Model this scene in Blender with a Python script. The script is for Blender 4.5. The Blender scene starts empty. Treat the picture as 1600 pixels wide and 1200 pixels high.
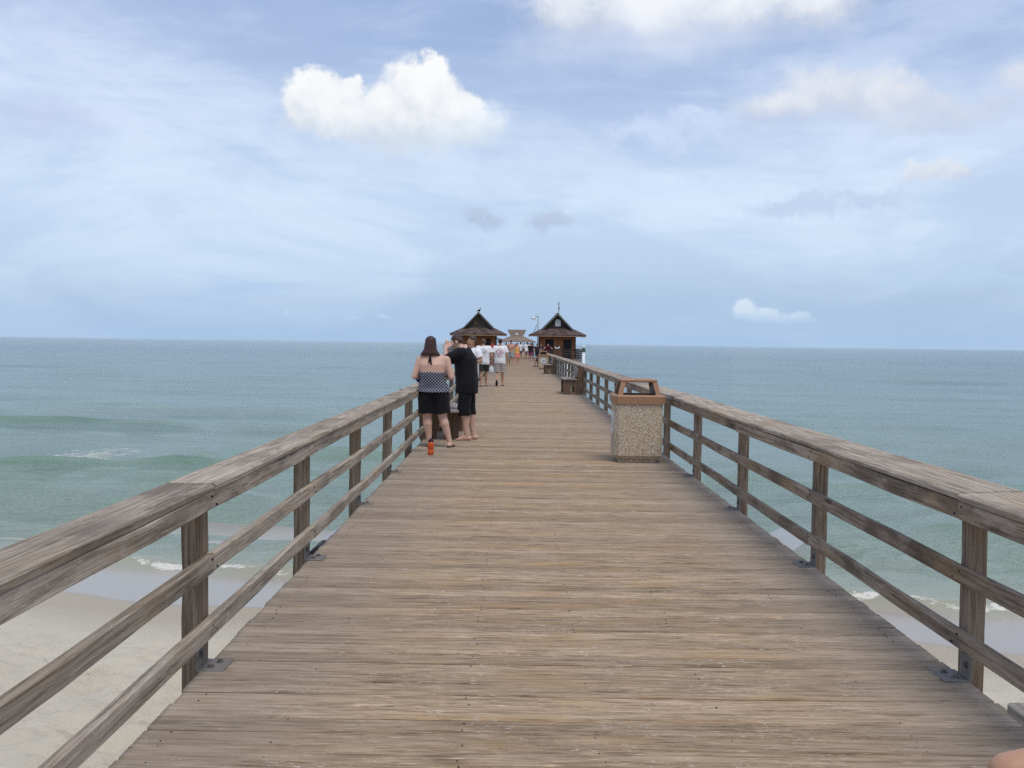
import bpy, bmesh, math, random
import numpy as np
from mathutils import Vector, Matrix, noise as mnoise
random.seed(7)
rng = np.random.default_rng(7)
PI = math.pi
scn = bpy.context.scene
col = scn.collection

# ------------------------------------------------------------------ camera
cam_d = bpy.data.cameras.new('camera'); cam = bpy.data.objects.new('camera', cam_d); col.objects.link(cam)
cam_d.sensor_width = 36; cam_d.lens = 36*1530/1600; cam_d.clip_start = .05; cam_d.clip_end = 90000
fw = Vector((-.0027, .9991, -.0414)).normalized(); rt = Vector((.9999, .0033, .0133))
rt = (rt - fw*rt.dot(fw)).normalized(); up = rt.cross(fw)
M = Matrix((rt, up, -fw)).transposed().to_4x4(); M.translation = (0, 0, 1.6)
cam.matrix_world = M
scn.camera = cam
scn.view_settings.view_transform = 'Standard'; scn.view_settings.look = 'None'
scn.view_settings.exposure = 0.16; scn.view_settings.gamma = 1
scn.view_settings.use_curve_mapping = False
scn.render.engine = 'CYCLES'
scn.cycles.max_bounces = 6
scn.cycles.use_denoising = False

# ------------------------------------------------------------------ node helper
class G:
    def __init__(s, tree):
        s.t = tree
    def n(s, typ, ins=None, **kw):
        nd = s.t.nodes.new(typ)
        for k, v in kw.items(): setattr(nd, k, v)
        for k, v in (ins or {}).items():
            sock = nd.inputs[k]
            if isinstance(v, bpy.types.NodeSocket): s.t.links.new(v, sock)
            else: sock.default_value = v
        return nd
    def m(s, op, a, b=None, c=None, clamp=False):
        ins = {0: a}
        if b is not None: ins[1] = b
        if c is not None: ins[2] = c
        return s.n('ShaderNodeMath', ins, operation=op, use_clamp=clamp).outputs[0]
    def v(s, op, a, b=None, scale=None):
        ins = {0: a}
        if b is not None: ins[1] = b
        if scale is not None: ins['Scale'] = scale
        nd = s.n('ShaderNodeVectorMath', ins, operation=op)
        return nd.outputs['Value'] if op in ('LENGTH', 'DOT_PRODUCT', 'DISTANCE') else nd.outputs[0]
    def mix(s, f, a, b, blend='MIX'):
        nd = s.t.nodes.new('ShaderNodeMix'); nd.data_type = 'RGBA'; nd.blend_type = blend
        for i, v in ((0, f), (6, a), (7, b)):
            if isinstance(v, bpy.types.NodeSocket): s.t.links.new(v, nd.inputs[i])
            else: nd.inputs[i].default_value = v if i == 0 else ((*v, 1) if len(v) == 3 else v)
        return nd.outputs[2]
    def noise(s, vec, scale=1., detail=4., rough=.55, dist=0., out='Fac'):
        return s.n('ShaderNodeTexNoise', {'Vector': vec, 'Scale': scale, 'Detail': detail, 'Roughness': rough, 'Distortion': dist}).outputs[out]
    def map(s, vec, scale=(1, 1, 1), loc=(0, 0, 0), rot=(0, 0, 0)):
        return s.n('ShaderNodeMapping', {'Vector': vec, 'Scale': scale, 'Location': loc, 'Rotation': rot}).outputs[0]
    def ss(s, x, a, b, lo=0., hi=1.):
        nd = s.n('ShaderNodeMapRange', {'Value': x, 'From Min': a, 'From Max': b, 'To Min': lo, 'To Max': hi}, interpolation_type='SMOOTHSTEP')
        return nd.outputs[0]
    def lin(s, x, a, b, lo=0., hi=1.):
        return s.n('ShaderNodeMapRange', {'Value': x, 'From Min': a, 'From Max': b, 'To Min': lo, 'To Max': hi}).outputs[0]
    def ramp(s, f, stops):
        nd = s.n('ShaderNodeValToRGB', {0: f}); cr = nd.color_ramp
        while len(cr.elements) < len(stops): cr.elements.new(.5)
        for e, (p, c) in zip(cr.elements, stops): e.position = p; e.color = (*c, 1)
        return nd.outputs[0]
    def sep(s, v):
        nd = s.n('ShaderNodeSeparateXYZ', {0: v}); return nd.outputs
    def comb(s, x, y, z):
        return s.n('ShaderNodeCombineXYZ', {0: x, 1: y, 2: z}).outputs[0]

# ------------------------------------------------------------------ sky and sun
SUN_EL, SUN_AZ = math.radians(66), math.radians(150)      # azimuth clockwise from +Y
w = bpy.data.worlds.new('World'); scn.world = w; w.use_nodes = True
g = G(w.node_tree); w.node_tree.nodes.clear()
sky = g.n('ShaderNodeTexSky', sky_type='NISHITA', sun_disc=False)
sky.sun_elevation = SUN_EL; sky.sun_rotation = SUN_AZ; sky.air_density = 1.0; sky.dust_density = 1.2; sky.ozone_density = 2.0
D = g.n('ShaderNodeTexCoord').outputs['Generated']
dx, dy, dz = g.sep(D)
STR = .1
def K(r, gg, b): return (r/STR, gg/STR, b/STR)
# thin high veil, laid out on a flat layer overhead
el = g.m('MAXIMUM', dz, 0.0)
den = g.m('ADD', el, .10)
lay = g.comb(g.m('DIVIDE', dx, den), g.m('DIVIDE', dy, den), 0.)
veil_n = g.noise(g.map(lay, (.55, .8, 1), (3.1, 1.7, 0), (0, 0, .5)), 1.0, 7, .6, .4)
veil_f = g.noise(g.map(lay, (1.1, 3.2, 1), (1.3, 7.7, 0), (0, 0, -.12)), 1.0, 8, .62, .8)
veil_s = g.noise(g.map(D, (2.6, 2.6, 7.5), (7.2, 2.1, 3.3), (0, .12, 0)), 1.0, 7, .62, .5)
high = g.ss(dz, .10, .26)
veil = g.m('ADD', g.m('MULTIPLY', g.m('MULTIPLY', g.ss(veil_f, .42, .74), high), .32), g.m('ADD', g.m('MULTIPLY', g.ss(veil_s, .40, .62), .62), g.m('MULTIPLY', g.m('MULTIPLY', g.ss(veil_n, .36, .68), high), .25)), clamp=True)
base = sky.outputs[0]
hz = g.ss(dz, .0, .42)
pale = g.mix(hz, K(.385, .545, .80), K(.36, .475, .735))
c = g.mix(.66, base, pale)
lowveil = g.m('MULTIPLY', g.ss(dz, .03, .12), g.ss(dz, .34, .14))
veilc = g.mix(g.ss(dz, .05, .35), K(.605, .735, .88), K(.575, .665, .85))
c = g.mix(g.m('ADD', g.m('MULTIPLY', veil, .8), g.m('MULTIPLY', lowveil, .48), clamp=True), c, veilc)
# a few grey-blue streaks low over the sea
strk = g.noise(g.map(D, (3.5, 3.5, 24), (4.2, 0, 0)), 1.0, 6, .6, .6)
c = g.mix(g.m('MULTIPLY', g.m('MULTIPLY', g.ss(strk, .54, .74), g.ss(dz, .13, .05)), .5), c, K(.36, .51, .75))
# cumulus: clusters of rounded puffs at fixed directions
wob = g.noise(D, 16., 6, .62, out='Color')
wob2 = g.noise(D, 55., 4, .6, out='Color')
def warp(a, b):
    d1 = g.v('SCALE', g.v('SUBTRACT', wob, (.5, .5, .5)), scale=a)
    d2 = g.v('SCALE', g.v('SUBTRACT', wob2, (.5, .5, .5)), scale=b)
    return g.v('ADD', D, g.v('ADD', d1, d2))
Dw = warp(.05, .022)
Dsoft = warp(.075, .02)
R0 = np.array((.9999, .0033, .0133)); U0 = np.array((-.0134, .0414, .9991)); F0 = np.array((-.0027, .9991, -.0414))
def direction(px, py):
    d = F0 + R0*(px-800)/1530 - U0*(py-600)/1530
    return d/np.linalg.norm(d)
def puff(P, px, py, rx, ry):
    cdir = direction(px, py)
    q = g.v('SUBTRACT', P, tuple(cdir))
    q = g.v('MULTIPLY', q, (1530/rx, 1530/max(rx, ry), 1530/ry))
    return g.m('SUBTRACT', 1., g.v('LENGTH', q))
def cluster(P, puffs, k=.25):
    f = None
    for p in puffs:
        a = puff(P, *p)
        f = a if f is None else g.m('SMOOTH_MAX', f, a, k)
    return f
def cloud(c, P, puffs, edge, top_py, bot_py, white, grey, strength=1., k=.25, softbase=0.):
    f = cluster(P, puffs, k)
    zt, zb = direction(700, top_py)[2], direction(700, bot_py)[2]
    h = g.m('ADD', g.lin(dz, zb, zt), g.m('MULTIPLY', g.m('SUBTRACT', g.noise(D, 13., 3, .5), .5), .7))   # 0 at the base, 1 at the top
    fade = g.ss(h, -.08, .5)
    e = g.m('ADD', edge, g.m('MULTIPLY', g.ss(h, .45, -.15), softbase))
    a = g.m('DIVIDE', f, e, clamp=True)
    a = g.m('MULTIPLY', g.ss(a, 0., 1.), g.m('MULTIPLY', g.m('ADD', .12, g.m('MULTIPLY', fade, .88)), strength))
    body = g.m('ADD', g.m('MULTIPLY', h, .95), g.m('MULTIPLY', g.m('SUBTRACT', g.noise(D, 20., 6, .62, .3), .5), 1.3))
    body = g.m('ADD', body, g.m('MULTIPLY', f, .22), clamp=True)
    return g.mix(a, c, g.mix(g.ss(body, .12, 1.0), grey, white))
WH = K(.86, .87, .885)
c = cloud(c, Dw, [(497, 158, 62, 50), (540, 145, 34, 30), (560, 195, 120, 42), (655, 150, 66, 62), (668, 118, 34, 34), (620, 180, 70, 50), (600, 205, 150, 42),
                  (712, 178, 64, 46), (690, 205, 110, 40)], .33, 112, 262, WH, K(.55, .62, .71), softbase=1.0)
c = cloud(c, Dsoft, [(765, 185, 55, 42), (720, 215, 100, 34)], .9, 140, 250, K(.80, .86, .92), K(.62, .72, .82), .6)
c = cloud(c, Dsoft, [(880, 30, 75, 62), (1000, 15, 180, 72), (1150, 0, 160, 82), (1260, -10, 120, 75)], .75, -60, 100, K(.84, .86, .89), K(.53, .575, .69), .93, softbase=.8)
c = cloud(c, Dsoft, [(1040, 70, 270, 60), (900, 90, 160, 45)], 1.1, 10, 130, K(.66, .72, .84), K(.56, .64, .80), .65)
c = cloud(c, Dsoft, [(1310, 135, 100, 50), (1240, 175, 115, 46), (1390, 155, 90, 40)], .75, 80, 235, K(.70, .73, .80), K(.48, .545, .69), 1.)
c = cloud(c, Dsoft, [(1500, 180, 130, 38), (1440, 205, 90, 30), (1590, 120, 60, 40)], .9, 130, 245, K(.64, .68, .78), K(.48, .55, .71), .85)
c = cloud(c, Dsoft, [(1460, 285, 60, 28), (1500, 275, 45, 20)], .7, 255, 312, K(.70, .74, .80), K(.48, .56, .72), 1.)
c = cloud(c, Dsoft, [(1250, 325, 100, 22), (1350, 310, 90, 18)], .7, 290, 355, K(.47, .57, .75), K(.42, .53, .72), .7)
c = cloud(c, Dw, [(858, 346, 48, 22), (755, 343, 42, 17)], .6, 318, 368, K(.47, .56, .71), K(.40, .50, .66), 1.)
c = cloud(c, Dsoft, [(740, 300, 60, 22)], 1., 270, 330, K(.56, .66, .82), K(.50, .62, .80), .6)
c = cloud(c, Dsoft, [(1480, 440, 170, 14), (1560, 425, 120, 8)], .8, 425, 455, K(.45, .60, .77), K(.42, .57, .75), .75)
c = cloud(c, Dsoft, [(1020, 210, 120, 26), (1090, 195, 90, 22), (1010, 290, 130, 20), (1110, 280, 80, 22)], .9, 170, 320, K(.62, .71, .89), K(.52, .64, .86), .6)
c = cloud(c, Dsoft, [(60, 190, 110, 40), (120, 175, 70, 24), (65, 262, 40, 14)], .9, 150, 285, K(.54, .60, .78), K(.44, .51, .72), .45)
Dn = warp(.014, .012)
c = cloud(c, Dn, [(1162, 484, 24, 17), (1195, 492, 40, 11), (1245, 493, 30, 10), (1215, 498, 80, 8)], .5, 470, 506, K(.74, .82, .88), K(.44, .58, .76), .85)
c = cloud(c, Dn, [(444, 490, 11, 10), (600, 495, 22, 7), (550, 496, 22, 7), (655, 499, 25, 7)], .8, 482, 503, K(.74, .84, .92), K(.58, .72, .86), .55)
# a hazier band right on the sea
c = g.mix(g.ss(dz, .075, .0, 0., .75), c, K(.36, .51, .72))
c = g.mix(g.ss(dz, .0, -.05), c, K(.30, .42, .50))
g.n('ShaderNodeOutputWorld', {0: g.n('ShaderNodeBackground', {'Color': c, 'Strength': STR}).outputs[0]})
w.cycles.sampling_method = 'MANUAL'; w.cycles.sample_map_resolution = 512
sun_d = bpy.data.lights.new('sun', 'SUN'); sun = bpy.data.objects.new('sun', sun_d); col.objects.link(sun)
sun_d.energy = 1.75; sun_d.angle = math.radians(26); sun_d.color = (1, .92, .80)
sd = Vector((math.sin(SUN_AZ)*math.cos(SUN_EL), math.cos(SUN_AZ)*math.cos(SUN_EL), math.sin(SUN_EL)))
sun.rotation_euler = sd.to_track_quat('Z', 'Y').to_euler()

# ------------------------------------------------------------------ materials
def material(name):
    m = bpy.data.materials.new(name); m.use_nodes = True; m.node_tree.nodes.clear()
    return m, G(m.node_tree)
def finish(g, color, rough=.6, bump=None, bstr=.3, bdist=.01, spec=.4, metal=0., **kw):
    ins = {'Base Color': color if isinstance(color, bpy.types.NodeSocket) else (*color, 1), 'Roughness': rough, 'Specular IOR Level': spec, 'Metallic': metal}
    ins.update(kw)
    if bump is not None:
        ins['Normal'] = g.n('ShaderNodeBump', {'Height': bump, 'Strength': bstr, 'Distance': bdist}).outputs[0]
    g.n('ShaderNodeOutputMaterial', {0: g.n('ShaderNodeBsdfPrincipled', ins).outputs[0]})

def wood(name, axis, dark, mid, light, tan, streak=.5, crack=.6, patch=.5, tone=.3, rough=.85, grain=((1.4, 42), (4.5, 150), (1.6, 80)), salt=0., worn=False, knots=0., blotch=0.):
    """weathered timber whose grain runs along one object axis"""
    m, g = material(name)
    tc = g.n('ShaderNodeTexCoord').outputs['Object']
    rnd = g.n('ShaderNodeObjectInfo').outputs['Random']
    off = g.comb(g.m('MULTIPLY', rnd, 37.), g.m('MULTIPLY', rnd, 91.), g.m('MULTIPLY', rnd, 53.))
    P = g.v('ADD', tc, off)
    def sc(l, x):
        return {'X': (l, x, x), 'Y': (x, l, x), 'Z': (x, x, l)}[axis]
    # knots bend the grain a little
    bend = g.noise(g.map(P, sc(1.1, 5)), 1., 2, .5, out='Color')
    Pb = g.v('ADD', P, g.v('SCALE', g.v('SUBTRACT', bend, (.5, .5, .5)), scale=.045))
    n1 = g.noise(g.map(Pb, sc(*grain[0])), 1., 6, .62)
    n2 = g.noise(g.map(Pb, sc(*grain[1])), 1., 4, .65)
    n3 = g.noise(g.map(P, sc(1.1, 3.5), (5, 9, 2)), 1., 5, .6)
    n4 = g.noise(g.map(Pb, sc(*grain[2]), (11, 3, 7)), 1., 5, .68)
    n5 = g.noise(g.map(P, (9, 9, 9)), 1., 6, .65)
    c = g.ramp(n1, [(.31, dark), (.47, mid), (.64, light)])
    c = g.mix(g.m('MULTIPLY', g.ss(n3, .47, .68), patch), c, g.mix(g.ss(n1, .3, .65), tuple(x*.7 for x in tan), tan))
    c = g.mix(g.m('MULTIPLY', g.ss(n5, .55, .75), .25), c, dark)
    st = g.m('MULTIPLY', g.ss(n2, .575, .68), g.ss(n3, .66, .42))
    c = g.mix(g.m('MULTIPLY', st, streak), c, tuple(min(.75, x*1.75) for x in light))
    if blotch:
        n6 = g.noise(g.map(P, sc(.9, 2.2), (4, 6, 8)), 1., 4, .65)
        c = g.mix(g.m('MULTIPLY', g.ss(n6, .50, .36), blotch), c, g.mix(n1, tuple(x*.7 for x in dark), tuple(x*.62 for x in mid)))
        n7 = g.noise(g.map(P, sc(1.7, 6), (14, 2, 18)), 1., 5, .65)
        c = g.mix(g.m('MULTIPLY', g.ss(n7, .56, .70), blotch*.8), c, tuple(min(.6, x*1.18) for x in light))
    if salt:
        ns = g.noise(g.map(P, sc(26, 150), (3, 8, 1)), 1., 3, .6)
        c = g.mix(g.m('MULTIPLY', g.m('MULTIPLY', g.ss(ns, .625, .675), g.ss(g.noise(P, 3., 3, .6), .46, .62)), salt), c, (.66, .61, .55))
    if worn:
        ax = g.m('ABSOLUTE', g.sep(tc)[0])
        ed = g.ss(g.m('ADD', ax, g.m('MULTIPLY', g.m('SUBTRACT', n3, .5), 1.1)), .75, 1.75)
        c = g.mix(g.m('MULTIPLY', ed, .6), c, g.mix(n1, (.145, .12, .098), (.385, .333, .278)))
    if knots:
        vk = g.n('ShaderNodeTexVoronoi', {'Vector': g.map(Pb, sc(1.3, 6.)), 'Scale': 1.}, feature='F1')
        kd = vk.outputs['Distance']; pick = g.ss(g.sep(vk.outputs['Color'])[0], .55, .6)
        c = g.mix(g.m('MULTIPLY', g.m('MULTIPLY', g.ss(kd, .16, .06), pick), knots), c, tuple(x*.55 for x in dark))
    cr = g.ss(n4, .375, .325)
    c = g.mix(g.m('MULTIPLY', cr, crack), c, tuple(x*.35 for x in dark))
    val = g.lin(g.n('ShaderNodeTexWhiteNoise', {'W': rnd}, noise_dimensions='1D').outputs['Value'], 0, 1, 1-tone, 1+tone)
    c = g.n('ShaderNodeHueSaturation', {'Color': c, 'Value': val}).outputs[0]
    h = g.m('ADD', g.m('MULTIPLY', n1, .8), g.m('ADD', g.m('MULTIPLY', n2, .35), g.m('MULTIPLY', cr, -.9)))
    finish(g, c, rough, h, .55, .006, .25)
    return m

def plain(name, color, rough=.7, var=.12, scale=14., spec=.3, metal=0., bump=.15, bdist=.004):
    m, g = material(name)
    tc = g.n('ShaderNodeTexCoord').outputs['Object']
    n = g.noise(tc, scale, 5, .6)
    c = g.mix(n, tuple(x*(1-var) for x in color), tuple(min(1, x*(1+var)) for x in color))
    finish(g, c, rough, n, bump, bdist, spec, metal)
    return m

DK = ((.135, .088, .055), (.30, .212, .136), (.415, .312, .212), (.43, .275, .135))
GT = ((1.5, 62), (5., 210), (1.0, 105))
GR = ((3.2, 46), (8., 170), (3.2, 95))
M_deck = wood('deck_wood', 'X', *DK, streak=.9, crack=.8, patch=.6, tone=.17, grain=GR, salt=1., worn=True, knots=.5)
M_rail = wood('rail_wood', 'Y', (.12, .094, .068), (.315, .256, .197), (.455, .39, .315), (.34, .24, .135), streak=.6, crack=.95, patch=.45, tone=.14, grain=GT, salt=.5, knots=.7, blotch=.55)
M_railshade = wood('shaded_brown_rail_wood', 'Y', (.09, .066, .047), (.245, .188, .138), (.38, .308, .238), (.33, .215, .10), streak=.45, crack=.95, patch=.6, tone=.14, grain=GT, salt=.3, knots=.8, blotch=.75)  # right boards: brown wood, their shade put into the darker colour
M_post = wood('post_wood', 'Z', (.078, .055, .040), (.20, .147, .108), (.305, .238, .182), (.21, .15, .09), streak=.35, crack=.9, patch=.45, tone=.14, grain=GT, knots=.7, blotch=.6)
M_under = wood('joist_wood', 'Y', (.05, .04, .03), (.11, .085, .065), (.17, .14, .11), (.13, .1, .07), tone=.12)
M_underx = wood('beam_wood', 'X', (.05, .04, .03), (.11, .085, .065), (.17, .14, .11), (.13, .1, .07), tone=.12)
M_bench = wood('bench_seat_wood', 'Y', (.10, .08, .066), (.25, .215, .185), (.36, .325, .29), (.25, .2, .15), streak=.4, crack=.7, patch=.3, tone=.1)
M_benchleg = wood('bench_leg_wood', 'Z', (.06, .035, .024), (.135, .085, .058), (.20, .135, .095), (.17, .105, .06), streak=.2, crack=.6, patch=.5, tone=.1)
M_hut = wood('hut_wall_wood', 'Z', (.11, .042, .02), (.235, .098, .045), (.31, .145, .07), (.28, .125, .055), streak=.1, crack=.5, patch=.5, tone=.06)
M_fascia = wood('fascia_wood', 'X', (.14, .085, .05), (.26, .17, .10), (.34, .23, .15), (.3, .2, .12), streak=.2, crack=.5, patch=.4, tone=.06)
M_dark = plain('dark_opening', (.012, .010, .014), .6)
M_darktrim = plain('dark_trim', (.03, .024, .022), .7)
M_steel = plain('galvanised_steel', (.20, .185, .17), .7, .5, 35., .3, .25, .4)
M_bolt = plain('weathered_bolt', (.16, .14, .125), .6, .4, 60., .4, .4, .3)
M_white = plain('white_plastic', (.74, .75, .76), .5, .06, 6.)
M_palegrey = plain('pale_grey_plastic', (.36, .385, .39), .5, .08, 8.)
M_black = plain('black_rubber', (.015, .014, .015), .5, .2)

# ------------------------------------------------------------------ mesh helpers
def mesh_obj(name, verts, faces, m=None, parent=None, smooth=False, loc=None):
    me = bpy.data.meshes.new(name); me.from_pydata([tuple(v) for v in verts], [], faces); me.update()
    return link(name, me, m, parent, smooth, loc)
def link(name, me, m=None, parent=None, smooth=False, loc=None):
    if m is not None and not me.materials: me.materials.append(m)
    if smooth: me.polygons.foreach_set('use_smooth', [True]*len(me.polygons))
    o = bpy.data.objects.new(name, me); col.objects.link(o)
    if parent is not None: o.parent = parent
    if loc is not None: o.location = loc
    return o
def copy_obj(o, parent=None, loc=None, rz=None):
    c = o.copy(); col.objects.link(c)
    if parent is not None: c.parent = parent
    if loc is not None: c.location = loc
    if rz is not None: c.rotation_euler[2] = rz
    return c
def copy_tree(root, loc, rz=0., label=None, **props):
    kids = {}
    for o in list(scn.objects): kids.setdefault(o.parent, []).append(o)
    def rec(o, p):
        c = o.copy(); col.objects.link(c); c.parent = p
        for ch in kids.get(o, []): rec(ch, c)
        return c
    r = rec(root, None); r.location = loc; r.rotation_euler = (0, 0, rz)
    if label: r['label'] = label
    for k, v in props.items(): r[k] = v
    return r
def empty(name, loc=(0, 0, 0), rz=0.):
    o = bpy.data.objects.new(name, None); col.objects.link(o); o.location = loc; o.rotation_euler = (0, 0, rz); o.empty_display_size = .2
    return o
def tag(o, label=None, cat=None, group=None, kind=None):
    if label: o['label'] = label
    if cat: o['category'] = cat
    if group: o['group'] = group
    if kind: o['kind'] = kind
    return o

class B:
    """collects closed shapes into one mesh"""
    def __init__(s): s.v = []; s.f = []
    def add(s, v, f):
        o = len(s.v); s.v += [tuple(p) for p in v]; s.f += [tuple(i+o for i in q) for q in f]; return s
    def box(s, x0, x1, y0, y1, z0, z1, ch=0.):
        if ch <= 0:
            v = [(x, y, z) for z in (z0, z1) for x, y in ((x0, y0), (x1, y0), (x1, y1), (x0, y1))]
            return s.add(v, [(3, 2, 1, 0), (4, 5, 6, 7), (0, 1, 5, 4), (1, 2, 6, 5), (2, 3, 7, 6), (3, 0, 4, 7)])
        bm = bmesh.new()
        bmesh.ops.create_cube(bm, size=1, matrix=Matrix.Translation(((x0+x1)/2, (y0+y1)/2, (z0+z1)/2)) @ Matrix.Diagonal((x1-x0, y1-y0, z1-z0, 1)))
        bmesh.ops.bevel(bm, geom=bm.edges[:], offset=ch, segments=1, affect='EDGES')
        bm.verts.index_update()
        s.add([v.co[:] for v in bm.verts], [[v.index for v in f.verts] for f in bm.faces]); bm.free()
        return s
    def prism(s, poly, axis, a0, a1):
        """poly in the other two axes (counter-clockwise seen from +axis)"""
        n = len(poly)
        def P(p, a): return {'x': (a, p[0], p[1]), 'y': (p[0], a, p[1]), 'z': (p[0], p[1], a)}[axis]
        v = [P(p, a0) for p in poly] + [P(p, a1) for p in poly]
        f = [tuple(range(n-1, -1, -1)), tuple(range(n, 2*n))] + [(i, (i+1) % n, n+(i+1) % n, n+i) for i in range(n)]
        if axis == 'y': f = [q[::-1] for q in f]
        return s.add(v, f)
    def tube(s, p0, p1, r0, r1=None, n=10, flat=1., caps=True, hemi=False, ref=None):
        r1 = r0 if r1 is None else r1
        p0, p1 = Vector(p0), Vector(p1); d = (p1-p0); L = d.length
        if L < 1e-6: d = Vector((0, 0, 1)); L = 1e-6
        d.normalize()
        a = Vector(ref) if ref is not None else (Vector((0, 1, 0)) if abs(d.y) < .9 else Vector((1, 0, 0)))
        u = (a - d*a.dot(d)).normalized(); t = d.cross(u)      # u is the 'flat' direction
        stations = []
        if hemi:
            for k in range(3): ph = PI/2*(1-(k+.35)/3.); stations.append((p0-d*r0*math.sin(ph), r0*math.cos(ph)))
        stations.append((p0, r0)); stations.append((p1, r1))
        if hemi:
            for k in range(3): ph = PI/2*((k+.65)/3.); stations.append((p1+d*r1*math.sin(ph), r1*math.cos(ph)))
        v = []; f = []
        for c, r in stations:
            for i in range(n):
                th = 2*PI*i/n; v.append(c + t*(r*math.cos(th)) + u*(r*flat*math.sin(th)))
        for k in range(len(stations)-1):
            for i in range(n): j = (i+1) % n; f.append((k*n+i, k*n+j, (k+1)*n+j, (k+1)*n+i))
        if caps: f.append(tuple(range(n-1, -1, -1))); q = (len(stations)-1)*n; f.append(tuple(q+i for i in range(n)))
        return s.add(v, f)
    def loft(s, rings, n=20, caps=True):
        """rings: (cx, cy, cz, rx, ry[, squareness])"""
        v = []; f = []
        for r in rings:
            cx, cy, cz, rx, ry = r[:5]; e = r[5] if len(r) > 5 else 1.
            for i in range(n):
                th = 2*PI*i/n; ca, sa = math.cos(th), math.sin(th)
                v.append((cx+rx*math.copysign(abs(ca)**e, ca), cy+ry*math.copysign(abs(sa)**e, sa), cz))
        for k in range(len(rings)-1):
            for i in range(n): j = (i+1) % n; f.append((k*n+i, k*n+j, (k+1)*n+j, (k+1)*n+i))
        if caps: f.append(tuple(range(n-1, -1, -1))); q = (len(rings)-1)*n; f.append(tuple(q+i for i in range(n)))
        return s.add(v, f)
    def ell(s, c, r, R=None, n=14, m=9):
        c = Vector(c); v = [None]; f = []
        R = R or Matrix.Identity(3)
        pts = [Vector((0, 0, -r[2]))]
        for k in range(1, m):
            ph = -PI/2+PI*k/m
            for i in range(n):
                th = 2*PI*i/n; pts.append(Vector((r[0]*math.cos(ph)*math.cos(th), r[1]*math.cos(ph)*math.sin(th), r[2]*math.sin(ph))))
        pts.append(Vector((0, 0, r[2])))
        v = [c + R @ p for p in pts]
        for i in range(n): f.append((0, 1+(i+1) % n, 1+i))
        for k in range(m-2):
            for i in range(n): j = (i+1) % n; f.append((1+k*n+i, 1+k*n+j, 1+(k+1)*n+j, 1+(k+1)*n+i))
        last = len(pts)-1; q = 1+(m-2)*n
        for i in range(n): f.append((q+i, q+(i+1) % n, last))
        return s.add(v, f)
    def build(s, name, m=None, parent=None, smooth=False, loc=None):
        return mesh_obj(name, s.v, s.f, m, parent, smooth, loc)

# ------------------------------------------------------------------ beach and sea
def shore(x): return 18.9 - .15*x + .25*np.sin(x*.45+1.) + .10*np.sin(x*1.3) if np.ndim(x) else 18.9-.15*x+.25*math.sin(x*.45+1.)+.1*math.sin(x*1.3)
SEA = -3.2
def vnoise(x, y, seed=0):
    """smooth value noise on arrays"""
    xi = np.floor(x).astype(np.int64); yi = np.floor(y).astype(np.int64); fx = x-xi; fy = y-yi
    def hsh(a, b):
        h = (a*374761393 + b*668265263 + seed*1442695041) & 0x7fffffff
        h = ((h ^ (h >> 13))*1274126177) & 0x7fffffff
        return ((h ^ (h >> 16)) & 0xffff)/65535.
    u = fx*fx*(3-2*fx); v = fy*fy*(3-2*fy)
    return (hsh(xi, yi)*(1-u)+hsh(xi+1, yi)*u)*(1-v)+(hsh(xi, yi+1)*(1-u)+hsh(xi+1, yi+1)*u)*v
def grid_mesh(name, X, Y, Z, m, attrs=None):
    r, cN = X.shape
    me = bpy.data.meshes.new(name)
    V = np.stack([X, Y, Z], -1).reshape(-1, 3)
    idx = np.arange(r*cN).reshape(r, cN)
    F = np.stack([idx[:-1, :-1], idx[:-1, 1:], idx[1:, 1:], idx[1:, :-1]], -1).reshape(-1, 4)
    me.vertices.add(len(V)); me.vertices.foreach_set('co', V.ravel())
    me.loops.add(F.size); me.loops.foreach_set('vertex_index', F.ravel())
    me.polygons.add(len(F)); me.polygons.foreach_set('loop_start', np.arange(0, F.size, 4)); me.polygons.foreach_set('loop_total', np.full(len(F), 4))
    me.update(); me.validate()
    for k, a in (attrs or {}).items():
        at = me.attributes.new(k, 'FLOAT', 'POINT'); at.data.foreach_set('value', a.astype(np.float32).ravel())
    return link(name, me, m, None, True)

# sand
xs = np.concatenate([np.array([-900, -500, -250, -120, -60, -35, -22, -15]), np.arange(-12, 12.01, .07), np.array([15, 22, 35, 60, 120, 250, 500, 900])])
ys = np.concatenate([np.array([-400, -150, -60, -25, -10, -2, 3]), np.arange(6, 22, .07), np.array([23, 25, 28, 32, 40, 60])])
X, Y = np.meshgrid(xs, ys)
s_ = Y - shore(X)                                  # metres seaward of the waterline
Z = SEA - s_*.062
Z = np.where(s_ < -9, SEA+9*.062+(-9-s_)*.03, Z); Z = np.minimum(Z, -2.05)
rough = np.clip((-s_-4.2)/2.5, 0, 1)
bumps = (vnoise(X*2.3, Y*2.3, 1)-.5)*.10 + (vnoise(X*5.1+9, Y*5.1, 2)-.5)*.07 + (vnoise(X*11+3, Y*9, 3)-.5)*.035
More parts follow.
